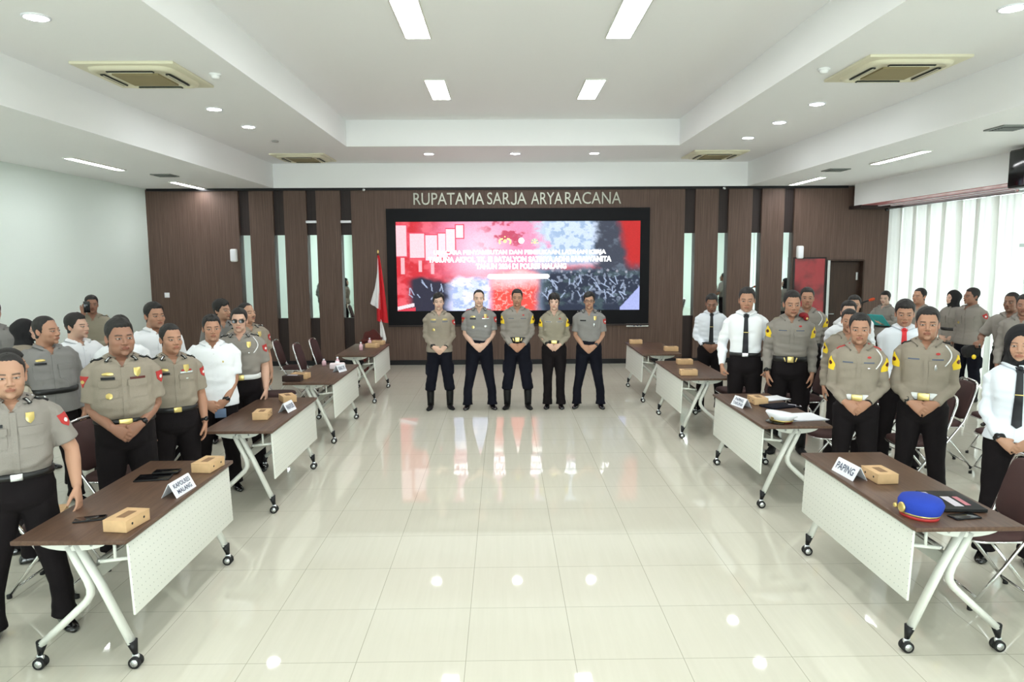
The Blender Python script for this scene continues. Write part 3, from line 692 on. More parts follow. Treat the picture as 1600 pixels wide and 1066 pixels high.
# ------------------------------------------------------------------ folding chairs
def make_chair():
    """faces +X, origin on floor under the seat"""
    e = thing('folding_chair', '', 'chair')
    # back frame tube: front foot - seat - backrest top - across - down again
    def leg_path(s): return [(.21, s * .205, .015), (.02, s * .203, .28), (-.13, s * .20, .50), (-.19, s * .20, .68), (-.235, s * .198, .84)]
    pts = leg_path(-1) + [(-.245, -.18, .885), (-.25, -.14, .905), (-.252, 0, .912), (-.25, .14, .905), (-.245, .18, .885)] + leg_path(1)[::-1]
    MB().tube(pts, .0115, 10).build('back_frame', 'chrome', e)
    for s in (-1, 1):
        l = MB().tube([(-.235, s * .18, .015), (-.05, s * .18, .25), (.10, s * .18, .44)], .011, 10).build('leg', 'chrome', e)
        MB().cyl((-.235, s * .18, .012), .016, .024, 12).build('foot_cap', 'rubber', l)
        MB().cyl((.21, s * .205, .012), .016, .024, 12).build('foot_cap', 'rubber', e)
    MB().tube([(-.205, -.18, .055), (-.205, .18, .055)], .008, 8).build('stretcher', 'chrome', e); MB().tube([(.17, -.204, .075), (.17, .204, .075)], .008, 8).build('stretcher', 'chrome', e)
    # seat
    n = 40; t = np.arange(n) / n * 2 * np.pi
    def ring(a, z):
        x = np.sign(np.cos(t)) * np.abs(np.cos(t)) ** .55; y = np.sign(np.sin(t)) * np.abs(np.sin(t)) ** .55
        return np.stack([x * .205 * a + .04, y * (.20 + .012 * x) * a, np.full(n, z)], 1)
    MB().grid([ring(.9, .425), ring(1.0, .432), ring(1.02, .45), ring(.99, .472), ring(.9, .482), ring(.5, .486)], True, True, True).build('seat', 'maroon_fabric', e)
    r = ring(1.03, .438); MB().tube(np.vstack([r, r[:2]]), .008, 8, False).build('seat_rim', 'chrome', e)
    # backrest: rounded panel following the frame
    P = []; 
    for d, sh in ((-.018, .93), (-.012, 1.0), (.012, 1.0), (.022, .93)):
        y = np.sign(np.cos(t)) * np.abs(np.cos(t)) ** .35 * .19 * sh; zz = np.sign(np.sin(t)) * np.abs(np.sin(t)) ** .4 * .19 * sh
        z = .70 + zz; x = -.19 - (z - .68) * .28 + d + .010 * (y / .19) ** 2
        y = y * (1 - .06 * (zz > 0) * (zz / .19))
        P.append(np.stack([x, y, z], 1))
    MB().grid(P, True, True, True).build('backrest', 'maroon_fabric', e)
    return e
C0 = make_chair(); chairs = [
    (3.12, 4.42, 176, 'maroon folding chair at the right edge behind the table with the blue cap'),
    (3.95, 4.35, 178, 'maroon folding chair cut by the right edge, behind the nearest right chair'),
    (3.28, 6.95, 170, 'maroon folding chair behind uniformed man at the table with papers'),
    (3.92, 6.62, 172, 'maroon folding chair just behind the uniformed man with white belt'),
    (4.62, 7.40, 172, 'maroon folding chair with rounded back, right behind the white-belt cadet chair'),
    (4.95, 6.85, 185, 'empty maroon folding chair left of woman in black headscarf'),
    (3.75, 8.72, 178, 'maroon folding chair behind the cadet with red beret on shoulder'),
    (3.05, 9.25, 180, 'maroon folding chair at the third right table behind white-shirted men'),
    (3.10, 8.62, 176, 'maroon folding chair partly hidden behind tall man in white shirt'),
    (4.15, 7.75, 180, 'maroon folding chair with snack box on its seat, right side'),
    (4.6, 8.6, 180, 'maroon folding chair in third right row near the red-tie man'),
    (5.4, 7.6, 184, 'maroon folding chair far right under the curtain'),
    (-3.02, 4.72, 2, 'maroon folding chair between the two nearest men on the left'),
    (-3.22, 5.80, -4, 'maroon folding chair with chrome frame behind the big man at left'),
    (-3.24, 7.02, 0, 'maroon folding chair behind the man in white polo'),
    (-2.98, 9.25, -3, 'maroon folding chair at the third left table, seat showing'),
    (-3.42, 11.55, 4, 'maroon folding chair by the far left table, left one of three'),
    (-2.95, 11.05, 2, 'maroon folding chair by the far left table, nearest to camera of three'),
    (-2.88, 11.72, 0, 'maroon folding chair by the far left table, right one of three'),
    (-5.12, 11.75, 0, 'maroon folding chair far back near the left wood panel'),
    (-4.1, 9.6, 0, 'maroon folding chair in second left row behind moustached man'),
    (-3.7, 10.3, 5, 'maroon folding chair in the second left row beyond the moustached man')]
for i, (x, y, a, l) in enumerate(chairs):
    place(C0 if i == 0 else copy_tree(C0), (x, y, 0), R(a), l, 'chair', 'maroon and chrome folding chairs')

# ------------------------------------------------------------------ things on the tables
TT = .75
def make_snack_box():
    e = thing('snack_box', '', 'box')
    MB().rbox((0, 0, .032), (.135, .205, .062), .003).build('carton', 'cardboard', e)
    MB().rbox((0, 0, .0645), (.137, .207, .003), .001).build('lid', 'cardboard', e)
    mb = MB()
    mb.box((0, 0, .0665), (.05, .105, .0008)); 
    mb.build('print', 'print_dark', e, False)
    for y in (-.05, .05): MB().cyl((.0682, y, .036), .007, .001, 12, 0).build('vent_hole', 'dark_gap', e)
    return e
B0 = make_snack_box(); boxes = [
    (-2.07, 3.83, TT, -8, 'snack box at the near end of the lower left table'),
    (-2.06, 4.90, TT, -6, 'snack box at the far end of the lower left table'),
    (-2.22, 6.52, TT, 6, 'snack box nearest the camera on the second left table'),
    (-2.22, 7.30, TT, 30, 'snack box beside the name card on the second left table'),
    (-2.48, 8.72, TT, 84, 'snack box at near left corner of third left table'),
    (-2.15, 11.75, TT, 80, 'snack box on the far left table, nearer of two'),
    (-2.12, 12.15, TT, 82, 'snack box on the far left table, by the flag'),
    (2.44, 4.52, TT, 182, 'snack box beside the PAPING name card'),
    (2.52, 7.00, TT, 182, 'snack box between name card and papers on the second right table'),
    (2.46, 9.66, TT, 88, 'snack box at the far part of the third right table'),
    (2.28, 8.75, TT, 86, 'snack box nearest the camera on the third right table'),
    (2.23, 12.02, TT, 88, 'snack box at the far end of the farthest right table'),
    (2.60, 11.05, TT, 88, 'snack box near end of the farthest right table'),
    (4.18, 7.70, .487, 95, 'snack box on a maroon chair seat between two uniformed men'),
    (-3.0, 4.66, .487, 20, 'snack box on chair seat between the two nearest left men')]
for i, (x, y, z, a, l) in enumerate(boxes):
    place(B0 if i == 0 else copy_tree(B0), (x, y, z), R(a), l, 'box', 'brown cardboard snack boxes')

def name_card(x, y, rz, txt, label, w=.24, h=.10):
    """A-shaped acrylic card; face toward local -Y"""
    e = thing('name_card', label, 'name card', (x, y, TT), rz, 'white table name cards')
    a = R(28); c, s = math.cos(a), math.sin(a)
    P = [(-w / 2, -.05, 0), (w / 2, -.05, 0), (w / 2, -.05 + h * s, h * c), (-w / 2, -.05 + h * s, h * c)]
    def slab(P, t):
        P = np.array(P, float); n = np.cross(P[1] - P[0], P[3] - P[0]); n /= np.linalg.norm(n)
        V = np.vstack([P, P - n * t]); return V, [(0, 1, 2, 3), (7, 6, 5, 4), (0, 4, 5, 1), (1, 5, 6, 2), (2, 6, 7, 3), (3, 7, 4, 0)]
    MB().add(*slab(P, .003)).add(*slab([(w / 2, .05, 0), (-w / 2, .05, 0), (-w / 2, .05 - h * s, h * c), (w / 2, .05 - h * s, h * c)], .003)).build('card', 'paper', e, False)
    V, F = text_mesh(txt, .06, 0, .001); V = V.copy(); ww = V[:, 0].max() - V[:, 0].min(); V[:, 0] *= min(w * .8 / ww, 1.6); V[:, 2] *= .05 / (V[:, 2].max() - V[:, 2].min()) if '\n' not in txt else .07 / (V[:, 2].max() - V[:, 2].min())
    z = V[:, 2] + h / 2; V2 = np.stack([V[:, 0], -.0515 + z * s - .0008, z * c], 1)
    MB().add(V2, F).build('lettering', 'ink', e, False)
name_card(-2.04, 4.40, R(86), 'KAPOLRES\nMALANG', 'white name card with two printed lines on the lower left table')
name_card(-2.08, 6.82, R(84), 'WAKAPOLRES', 'small white name card on the second left table', .2)
name_card(-2.12, 9.24, R(70), 'KABAG OPS', 'small white name card beside tissues on third left table', .18)
name_card(2.29, 4.62, R(-86), 'PAPING', 'white name card reading PAPING on the lower right table', .26)
name_card(2.31, 6.86, R(-78), 'PAPING\nTARUNA', 'white name card beside papers on the second right table', .22)

def phone(x, y, rz, label, z=TT, w=.078, l=.16, mname='black_gloss'):
    e = thing('phone', label, 'phone', (x, y, z), rz)
    MB().rbox((0, 0, .0045), (w, l, .009), .004).build('case', 'black_plastic', e); MB().rbox((0, 0, .0095), (w * .92, l * .95, .001), .0005).build('screen', mname, e)
    return e
phone(-2.33, 3.93, R(-72), 'black phone lying at the near end of the lower left table')
phone(-2.34, 4.70, R(-80), 'dark tablet folder lying under a phone on lower left table', TT, .15, .22)
phone(-2.30, 4.80, R(-84), 'grey phone lying on top of the dark tablet folder', TT + .011, .085, .17)
phone(2.555, 3.83, R(-80), 'black phone with dark screen at the corner of lower right table')
# laptop closed with stickers
e = thing('laptop', 'closed dark laptop with pale stickers behind the blue cap', 'laptop', (2.62, 4.06, TT), R(-4))
MB().rbox((0, 0, .009), (.24, .33, .012), .005).build('base', 'black_plastic', e); MB().rbox((0, 0, .018), (.24, .33, .007), .003).build('lid', 'mirror' if 0 else 'black_plastic', e)
mat('sticker', (206, 200, 210), .5); mat('sticker_red', (196, 120, 130), .5)
MB().box((-.01, -.03, .0219), (.05, .17, .0008)).box((-.09, .09, .0219), (.03, .09, .0008)).build('sticker', 'sticker', e, False)
MB().box((.05, -.02, .0219), (.03, .15, .0008)).build('sticker', 'sticker_red', e, False)
# blue peaked/side cap lying on its brim
e = thing('cap', 'bright blue beret cap with gold badge lying on lower right table', 'cap', (2.32, 3.86, TT), R(15))
n = 36; t = np.arange(n) / n * 2 * np.pi
def capring(rx, ry, z, ox=0, tilt=0): return np.stack([rx * np.cos(t) + ox, ry * np.sin(t), z + tilt * np.cos(t) * rx], 1)
MB().grid([capring(.085, .10, .0), capring(.092, .108, .02), capring(.105, .122, .055, .005), capring(.108, .125, .08, .008), capring(.095, .11, .105, .008), capring(.06, .07, .118, .006), capring(.02, .02, .121, .004)], True, True, True).build('crown', 'cap_blue', e)
MB().grid([capring(.087, .102, .0), capring(.09, .105, .0), capring(.094, .110, .018), capring(.091, .107, .018)], True).build('headband', 'red_patch', e)
MB().grid([capring(.087, .102, .02), capring(.0945, .1105, .02), capring(.096, .112, .03), capring(.09, .105, .03)], True).build('piping', 'gold', e)
MB().sphere((-.104, .02, .055), (.012, .026, .03)).build('badge', 'gold', e); MB().sphere((-.098, .07, .05), (.012, .016, .014)).build('badge', 'gold', e)
# peaked cap, papers, folder, pen on second right table
e = thing('peaked_cap', 'white-topped peaked cap with gold badge and dark band on the right table', 'cap', (2.44, 6.18, TT), R(20))
MB().grid([capring(.085, .10, .0), capring(.09, .105, .025)], True, True, True).build('band', 'wood_red', e)
MB().grid([capring(.087, .102, .022), capring(.10, .118, .045), capring(.128, .142, .07, 0, -.15), capring(.12, .135, .085, 0, -.15), capring(.06, .07, .088, 0, -.15)], True, True, True).build('crown', 'paper', e)
MB().grid([capring(.088, .103, .018), capring(.094, .109, .018), capring(.094, .109, .03), capring(.089, .104, .03)], True).build('cord', 'gold', e)
v = np.linspace(-1.1, 1.1, 14); P = np.array([[(-(.085 + q * .05) * math.cos(a), (.10 + q * .02) * math.sin(a), .006 - q * .010 + .0) for a in v] for q in (0, .5, 1)]); P[..., 2] += .012
mbv = MB(); mbv.grid(P, False); mbv.grid(P[::-1] - np.array([0, 0, .003]), False); mbv.build('visor', 'black_gloss', e)
MB().sphere((-.098, 0, .055), (.008, .022, .028)).build('badge', 'gold', e)
def paper_stack(x, y, rz, label, w=.21, l=.30, curl=.0, z=TT):
    e = thing('paper', label, 'paper', (x, y, z), rz, 'white papers on the right table')
    u, v = np.meshgrid(np.linspace(-1, 1, 14), np.linspace(-1, 1, 18), indexing='ij')
    zz = .004 + curl * np.clip(-v - .3, 0, 1) ** 2 + .004 * np.abs(u) ** 2
    P = np.stack([u * w / 2, v * l / 2, zz], -1)
    mb = MB().grid(P, False); mb.grid((P - np.array([0, 0, .003]))[::-1], False); mb.build('sheet', 'paper', e)
    MB().rbox((0, 0, .001), (w * .98, l * .96, .002), .0008).build('stack', 'paper', e)
paper_stack(2.66, 6.34, R(-82), 'curled white sheets lying over the peaked cap', .30, .42, .09)
paper_stack(2.72, 7.20, R(-70), 'white sheets behind the snack box on the second right table', .21, .36, .02)
e = thing('folder', 'dark blue folder with a pale cord beside snack box on right table', 'folder', (2.66, 6.82, TT), R(-70))
MB().rbox((0, 0, .008), (.2, .3, .016), .004).build('cover', 'cap_blue' if 0 else 'trousers_navy', e)
MB().tube([(.02, .1, .02), (.08, .14, .02), (.12, .10, .02), (.14, .15, .018), (.10, .17, .018)], .004, 6).build('cord', 'sticker', e)
# tissue pack, bottles
def bottle(x, y, label, z=TT, h=.14, m='pink_bottle', g=None):
    e = thing('bottle', label, 'bottle', (x, y, z), 0, g)
    r = [(.0, .027), (.006, .03), (.5, .03), (.62, .026), (.72, .012), (.8, .011)]; t = np.arange(16) / 16 * 2 * np.pi
    MB().grid([np.stack([np.cos(t) * q, np.sin(t) * q, np.full(16, k * h)], 1) for k, q in r], True, True, True).build('body', m, e)
    MB().cyl((0, 0, h * .86), .013, h * .14, 14).build('lid', 'paper', e)
bottle(-2.27, 11.40, 'pinkish sanitizer bottle on far left table, nearer of two', g='pink bottles on the far left table'); bottle(-2.24, 12.0, 'pinkish sanitizer bottle on far left table, farther one', g='pink bottles on the far left table')
bottle(-2.22, 9.55, 'pinkish bottle beside tissue pack on the third left table', h=.16); bottle(-2.45, 9.75, 'small thin bottle at far edge of third left table', h=.10)
e = thing('tissue_pack', 'pale tissue pack behind name card on the third left table', 'tissue pack', (-2.2, 9.45, TT), R(10))
MB().rbox((0, 0, .04), (.2, .11, .08), .02).build('pack', 'tissue', e); MB().sphere((0, 0, .085), (.03, .02, .02)).build('tissue', 'paper', e)
e = thing('tissue_box', 'brown patterned tissue box at near end of third left table', 'tissue box', (-2.52, 8.52, TT), R(86))
MB().rbox((0, 0, .035), (.12, .22, .07), .006).build('box', 'wood_red' if 0 else 'trousers_brown', e); MB().rbox((0, 0, .072), (.04, .12, .004), .002).build('slot', 'sticker', e)
bpy.data.objects.remove(e.children[0]) if 0 else None
# black bag on a chair behind the big man
e = thing('handbag', 'black bag on chair seat left of the big man', 'bag', (-3.12, 5.62, .487), R(10))
MB().rbox((0, 0, .13), (.16, .26, .26), .05).build('body', 'black_plastic', e)
MB().tube([(0, -.08, .25), (0, -.07, .36), (0, 0, .40), (0, .07, .36), (0, .08, .25)], .008, 8).build('handle', 'black_plastic', e)
MB().rbox((.083, 0, .17), (.01, .22, .12), .004).build('flap', 'rubber', e)

# ------------------------------------------------------------------ flag, carved stand, microphone
e = thing('flag', 'red and white flag hanging from pole left of the screen', 'flag', (-2.44, 14.2, 0))
MB().tube([(0, 0, .1), (0, 0, 2.3)], .014, 10).build('pole', 'wood_red', e)
MB().cyl((0, 0, .05), .17, .1, 24, r2=.10).build('base', 'wood_red', e); MB().sphere((0, 0, 2.33), (.018, .018, .04)).build('finial', 'gold', e)
def cloth(x0, x1, top, bot, amp, y0, cut=0, m='red_cloth', nm='cloth'):
    u, v = np.meshgrid(np.linspace(0, 1, 26), np.linspace(0, 1, 30), indexing='ij')
    w = (.15 + .85 * v ** .8)
    X = (x0 + (x1 - x0) * u) * w
    Z = top(u) + (bot(u) - top(u)) * v
    Yv = y0 + amp * np.sin(u * 13 + v * 2) * (.3 + v)
    P = np.stack([X, Yv, Z], -1); mb = MB().grid(P, False).grid(P[::-1] + np.array([0, .006, 0]), False); return mb
cloth(-.06, .17, lambda u: 2.26 + 0 * u, lambda u: .98 - .05 * u, .025, -.02).build('red_cloth', 'red_cloth', e)
cloth(-.17, .02, lambda u: 1.72 + .5 * u, lambda u: 1.32 - .12 * u, .02, -.055).build('white_cloth', 'white_cloth', e)
cloth(-.02, .12, lambda u: 1.02 + 0 * u, lambda u: .62 - .15 * np.sin(u * 3.1), .02, -.01).build('white_cloth', 'white_cloth', e)
e = thing('carved_stand', 'dark red carved wooden stand beside the flag foot', 'stand', (-2.52, 13.75, 0))
MB().rbox((0, 0, .66), (.34, .40, .05), .012).build('top', 'wood_red', e)
for sx in (-1, 1):
    for sy in (-1, 1):
        MB().tube([(sx * .13, sy * .16, .64), (sx * .15, sy * .18, .45), (sx * .11, sy * .14, .2), (sx * .15, sy * .18, .0)], [.03, .035, .02, .028], 10).build('leg', 'wood_red', e)
n = 24; t = np.linspace(0, np.pi, n)
mbs = MB(); V = np.array([(.14 * math.cos(a) * 1.2, d, .685 + .16 * math.sin(a) * (1 + .12 * math.cos(5 * a))) for d in (-.012, .012) for a in t]); mbs.add(V, [tuple(range(n)), tuple(range(2 * n - 1, n - 1, -1))] + [(i, n + i, n + (i + 1) % n, (i + 1) % n) for i in range(n)])
mbs.build('crest', 'wood_red', e, False)
MB().box((0, 0, .48), (.26, .34, .14)).build('apron', 'wood_red', e, False)

e = thing('microphone_stand', 'boom microphone stand in front of woman with teal folder', 'microphone stand', (5.92, 12.15, 0))
for k in range(3):
    a = R(90 + 120 * k); MB().tube([(0, 0, .12), (.26 * math.cos(a), .26 * math.sin(a), .012)], .008, 8).build('leg', 'black_plastic', e)
MB().tube([(0, 0, .08), (0, 0, 1.05)], .011, 10).build('pole', 'black_plastic', e)
MB().tube([(-.10, .0, .82), (.0, 0, 1.05), (.20, .0, 1.40)], .007, 8).build('boom', 'black_plastic', e)
e2 = thing('microphone', 'black microphone with orange foam tip held up by the stand', 'microphone', (6.13, 12.13, 1.40), 0)
M3 = Matrix.Rotation(R(72), 3, 'Y')
MB().tube([(-.10, 0, -.01), (.08, 0, .045)], [.011, .015], 12).build('handle', 'black_plastic', e2)
MB().tube([(.07, 0, .042), (.11, 0, .055), (.16, 0, .07), (.175, 0, .074)], [.016, .026, .024, .01], 14).build('foam', 'orange_foam', e2)
# ------------------------------------------------------------------ people
def smin(a, b, k): h = np.clip(.5 + .5 * (b - a) / k, 0, 1); return b * (1 - h) + a * h - k * h * (1 - h)
def smax(a, b, k): return -smin(-a, -b, k)
def ell(p, c, r):
    q = (p - np.array(c)) / np.array(r); l = np.linalg.norm(q, axis=-1); g = np.linalg.norm(q / np.array(r), axis=-1) + 1e-9
    return l * (l - 1) / g
def caps(p, a, b, r0, r1):
    a = np.array(a, float); b = np.array(b, float); d = b - a; t = np.clip(((p - a) @ d) / (d @ d), 0, 1)
    return np.linalg.norm(p - a - t[..., None] * d, axis=-1) - (r0 + (r1 - r0) * t)
def head_sdf(p, o):
    jw = o.get('jaw', 1.0); fat = o.get('fat', 0)
    px = p.copy(); px[..., 0] = np.abs(px[..., 0])
    d = ell(p, (0, .022, .142), (.073, .094, .083))
    d = smin(d, ell(p, (0, -.026, .085), ((.060 + fat) * jw, .060, .088)), .02)
    d = smin(d, ell(p, (0, -.028, .038), ((.047 + fat * 1.3) * jw, .050, .036)), .02)
    d = smin(d, ell(px, (.036 + fat, -.052, .080), (.022, .026, .022)), .014)
    d = smin(d, caps(p, (0, .03, .08), (0, .042, -.12), .052 + fat * .8, .058 + fat), .022)
    d = smin(d, ell(p, (0, -.070, .128), (.046, .018, .011)), .012)
    d = smax(d, -ell(px, (.031, -.101, .108), (.019, .016, .012)), .012)
    d = smin(d, ell(px, (.031, -.0755, .108), (.0150, .0125, .0112)), .004)
    d = smin(d, caps(p, (0, -.080, .118), (0, -.1015, .080), .0075, .0105), .010)
    d = smin(d, ell(px, (.0125, -.091, .074), (.0085, .012, .0075)), .006)
    d = smin(d, ell(p, (0, -.084, .048), (.026, .012, .016)), .010)
    d = smin(d, ell(p, (0, -.0935, .0515), (.021, .0065, .0050)), .004)
    d = smin(d, ell(p, (0, -.0915, .0425), (.018, .0070, .0055)), .004)
    d = smin(d, ell(p, (0, -.078, .014), (.019, .014, .014)), .014)
    return d
HC = np.array((0, 0, .10))
def sphere_dirs(nu, nv):
    t = (np.arange(nu) / nu - .5) * 2 * np.pi; ph = t - .50 * np.sin(t)         # ph=0 is the face (-Y), denser there
    s = np.linspace(0, 1, nv); th = np.pi * (s + .055 * np.sin(2 * np.pi * (s - .06)) * 1) ; th = np.clip(th, .015, np.pi - .015); th.sort()
    TH, PH = np.meshgrid(th, ph, indexing='ij')
    return np.stack([np.sin(TH) * np.sin(PH), -np.sin(TH) * np.cos(PH), np.cos(TH)], -1), PH, TH
def solve(fn, D, hi=.23, it=17):
    lo = np.full(D.shape[:2], .02); hi = np.full(D.shape[:2], hi)
    for _ in range(it):
        m = (lo + hi) / 2; ins = fn(HC + D * m[..., None]) < 0; lo = np.where(ins, m, lo); hi = np.where(ins, hi, m)
    return (lo + hi) / 2
def sstep(a, b, x): t = np.clip((x - a) / (b - a), 0, 1); return t * t * (3 - 2 * t)
def noise3(P, f, seed=0):
    r = np.random.default_rng(seed); out = np.zeros(len(P) if P.ndim == 2 else P.shape[:-1])
    for k in range(5):
        w = r.normal(size=3); w = w / np.linalg.norm(w) * f * (1 + .35 * k); out += np.sin(P @ w + r.uniform(0, 6.28) + .8 * np.sin(P @ (w[[2, 0, 1]] * .6)))
    return out / 5
def make_head(o, nu, nv):
    """head in its own frame: chin at z=0, crown at z=.225, face to -Y. Returns list of parts"""
    D, PH, TH = sphere_dirs(nu, nv); r = solve(lambda p: head_sdf(p, o), D)
    P = HC + D * r[..., None]; skin = np.array(o['skin']); dark = np.array((.035, .025, .02))
    x, y, z = P[..., 0], P[..., 1], P[..., 2]; ax = np.abs(x); front = y < -.02
    col = np.ones(P.shape) * skin
    def mix(w, c): 
        nonlocal col; w = np.clip(w, 0, 1)[..., None]; col = col * (1 - w) + np.array(c) * w
    blush = np.exp(-(((ax - .036) / .02) ** 2 + ((z - .075) / .02) ** 2)) * front; mix(blush * .18, skin * np.array((1.15, .8, .75)))
    lip = sstep(1.15, .8, (x / .0235) ** 2 + ((z - .047 - .003 * (ax < .006)) / .0098) ** 2) * (y < -.07)
    mix(lip * .75, skin * np.array((.66, .34, .34)) if not o.get('lips') else np.array(o['lips']))
    mix(np.exp(-((z - .047) / .0013) ** 2) * (ax < .022) * (y < -.07) * .8, skin * .3)
    mix(np.exp(-(((ax - .008) / .004) ** 2 + ((z - .0685) / .003) ** 2)) * (y < -.08) * .8, skin * .25)
    bz = .1275 + .10 * (ax - .018) - 5.5 * np.clip(ax - .034, 0, 1) ** 2 * 4
    bt = .0040 if not o.get('fem') else .0028
    mix(sstep(1.3, .6, np.abs(z - bz) / bt) * sstep(.010, .015, ax) * sstep(.052, .046, ax) * front * .85, dark)
    sk = o.get('eyes', 1.0)
    e = ((ax - .031) / .0135) ** 2 + ((z - .1075 - .03 * (ax - .031)) / (.0042 * sk)) ** 2
    mix(sstep(1.25, .9, e) * front, (.50, .46, .42))
    mix(sstep(1.3, .8, ((ax - .031 + .001) / .0060) ** 2 + ((z - .108) / .0055) ** 2) * (e < 1.25) * front, (.02, .012, .01))
    lid = (e > .75) * (e < 2.0) * (z > .1075) * front; mix(lid * .8, dark * 1.2)
    mix((e > .95) * (e < 1.7) * (z < .1075) * front * .35, skin * .4)
    if o.get('moustache'):
        mix(sstep(1.2, .7, (x / .030) ** 2 + ((z - .0595 + .14 * ax) / .0060) ** 2) * (y < -.07) * .92, dark)
    if not o.get('fem'): mix(sstep(.07, .03, z) * sstep(.0, .06, -y) * .10, dark)
    parts = []; out = [('skin', P, col, None)]
    # ears
    for s in (-1, 1):
        th = np.linspace(.05, np.pi - .05, 12); ph = np.arange(14) / 14 * 2 * np.pi
        a = np.outer(np.sin(th), np.cos(ph)); b = np.outer(np.sin(th), np.sin(ph)); c = np.outer(np.cos(th), np.ones(14))
        bowl = np.exp(-((b / .55) ** 2 + (c / .6) ** 2)) * (a > 0)
        E = np.stack([(a * .006 - bowl * .008 + .003 * (b)), b * .0145, c * .026 * (1 + .1 * b)], -1)
        E[..., 1] += c * .030 * .18; E[..., 0] = s * (E[..., 0] + .0705 + o.get('fat', 0) * .5 + .004 * b); E[..., 1] += .020; E[..., 2] += .098
        if s < 0: E = E[:, ::-1]
        out.append(('skin', E, np.ones(E.shape) * skin * np.array((.98, .88, .86)), None))
    # hair
    h = o.get('hair', 'short'); hp = dict(short=(.176, .004, .012), crop=(.178, .0025, .010), buzz=(.180, .002, .004), thin=(.194, .0025, .006), bald=(.21, .001, .003),
                                          parted=(.170, .008, .022), bun=(.172, .009, .010), bob=(.160, .016, .018), fringe=(.150, .012, .022)).get(h)
    if hp:
        zf, ts, tt = hp; zf = zf - o.get('low', 0); ap = np.abs(PH)
        k1 = R(44 if h not in ('thin', 'bald') else 34); k2 = R(70)
        temple = .13 if h not in ('thin', 'bald') else .165
        line = np.where(ap < k1, zf, 0); w = sstep(k1, k2, ap); 
        line = zf * (1 - w) + temple * w
        w2 = sstep(k2, R(84), ap); line = line * (1 - w2) + (.092 if not o.get('fem') else .07) * w2
        w3 = sstep(R(98), R(125), ap); line = line * (1 - w3) + (.045 if h not in ('bob',) else .02) * w3
        if h == 'bob': line = np.where(ap > R(62), .03, line)
        if h == 'fringe': line = line - .008 * np.sin(PH * 9) * (ap < k1)
        if h == 'parted': line = line + .012 * np.sin(PH * 2.0) * (ap < k1)
        line = line + .0012 * np.sin(PH * 17) * (1 - w3)
        m = sstep(-.003, .006, z - line); top = sstep(.12, .20, z)
        th_ = ts + (tt - ts) * top + (.0012 + .1 * (tt - ts)) * noise3(P, 130, 3)
        if h in ('short', 'parted', 'fringe'): th_ = th_ + .006 * np.exp(-((PH - .3) / .5) ** 2) * top
        rh = r + th_ * m - .003 * (1 - m); H = HC + D * rh[..., None]
        out.append(('hair', H, None, m > 0))
        if h == 'bun':
            th = np.linspace(.02, np.pi - .02, 10); ph = np.arange(14) / 14 * 2 * np.pi
            E = np.stack([np.outer(np.sin(th), np.cos(ph)) * .034, np.outer(np.sin(th), np.sin(ph)) * .03 + .128, np.outer(np.cos(th), np.ones(14)) * .034 + .13], -1); out.append(('hair', E, None, None))
    if h == 'hijab':
        def hs(p):
            d = ell(p, (0, .018, .125), (.090, .114, .118)); d = smin(d, caps(p, (0, .02, .04), (0, .03, -.12), .080, o.get('hoodr', .105)), .04)
            return smin(d, ell(p, (0, .10, .13), (.05, .05, .05)), .04)
        rh = solve(hs, D, .30); e = (x / .052) ** 2 + ((z - .095) / (.078)) ** 2
        face = (e < 1.0) & (y < 0)
        w = sstep(1.0, 1.5, e); w = np.where(y > 0, 1, w)
        rr = np.where(face, r - .004, (r + .004) * (1 - w) + np.maximum(rh, r + .006) * w)
        rr = rr + .0022 * noise3(P, 60, 5) * w
        H = HC + D * rr[..., None]; out.append(('hijab', H, None, ~face))
    return out

def remesh(mb, vox, it=6, f=.5):
    me = bpy.data.meshes.new('tmp'); me.from_pydata(mb.V().tolist(), [], mb.f); me.update()
    o = bpy.data.objects.new('tmp', me); C.objects.link(o)
    m = o.modifiers.new('r', 'REMESH'); m.mode = 'VOXEL'; m.voxel_size = vox; m.adaptivity = 0
    if it: s = o.modifiers.new('s', 'SMOOTH'); s.iterations = it; s.factor = f
    dg = bpy.context.evaluated_depsgraph_get(); dg.update(); ev = o.evaluated_get(dg); em = ev.to_mesh()
    V = np.zeros(len(em.vertices) * 3); em.vertices.foreach_get('co', V); V = V.reshape(-1, 3)
    N = np.zeros(len(em.vertices) * 3); em.vertices.foreach_get('normal', N); N = N.reshape(-1, 3)
    F = np.array([tuple(p.vertices) for p in em.polygons if len(p.vertices) == 4]); ev.to_mesh_clear()
    bpy.data.objects.remove(o); bpy.data.meshes.remove(me)
    return V, F, N
def rot_to(d, n):
    d = np.array(d, float); d /= np.linalg.norm(d); n = np.array(n, float); n -= (n @ d) * d; n /= np.linalg.norm(n); return d, n
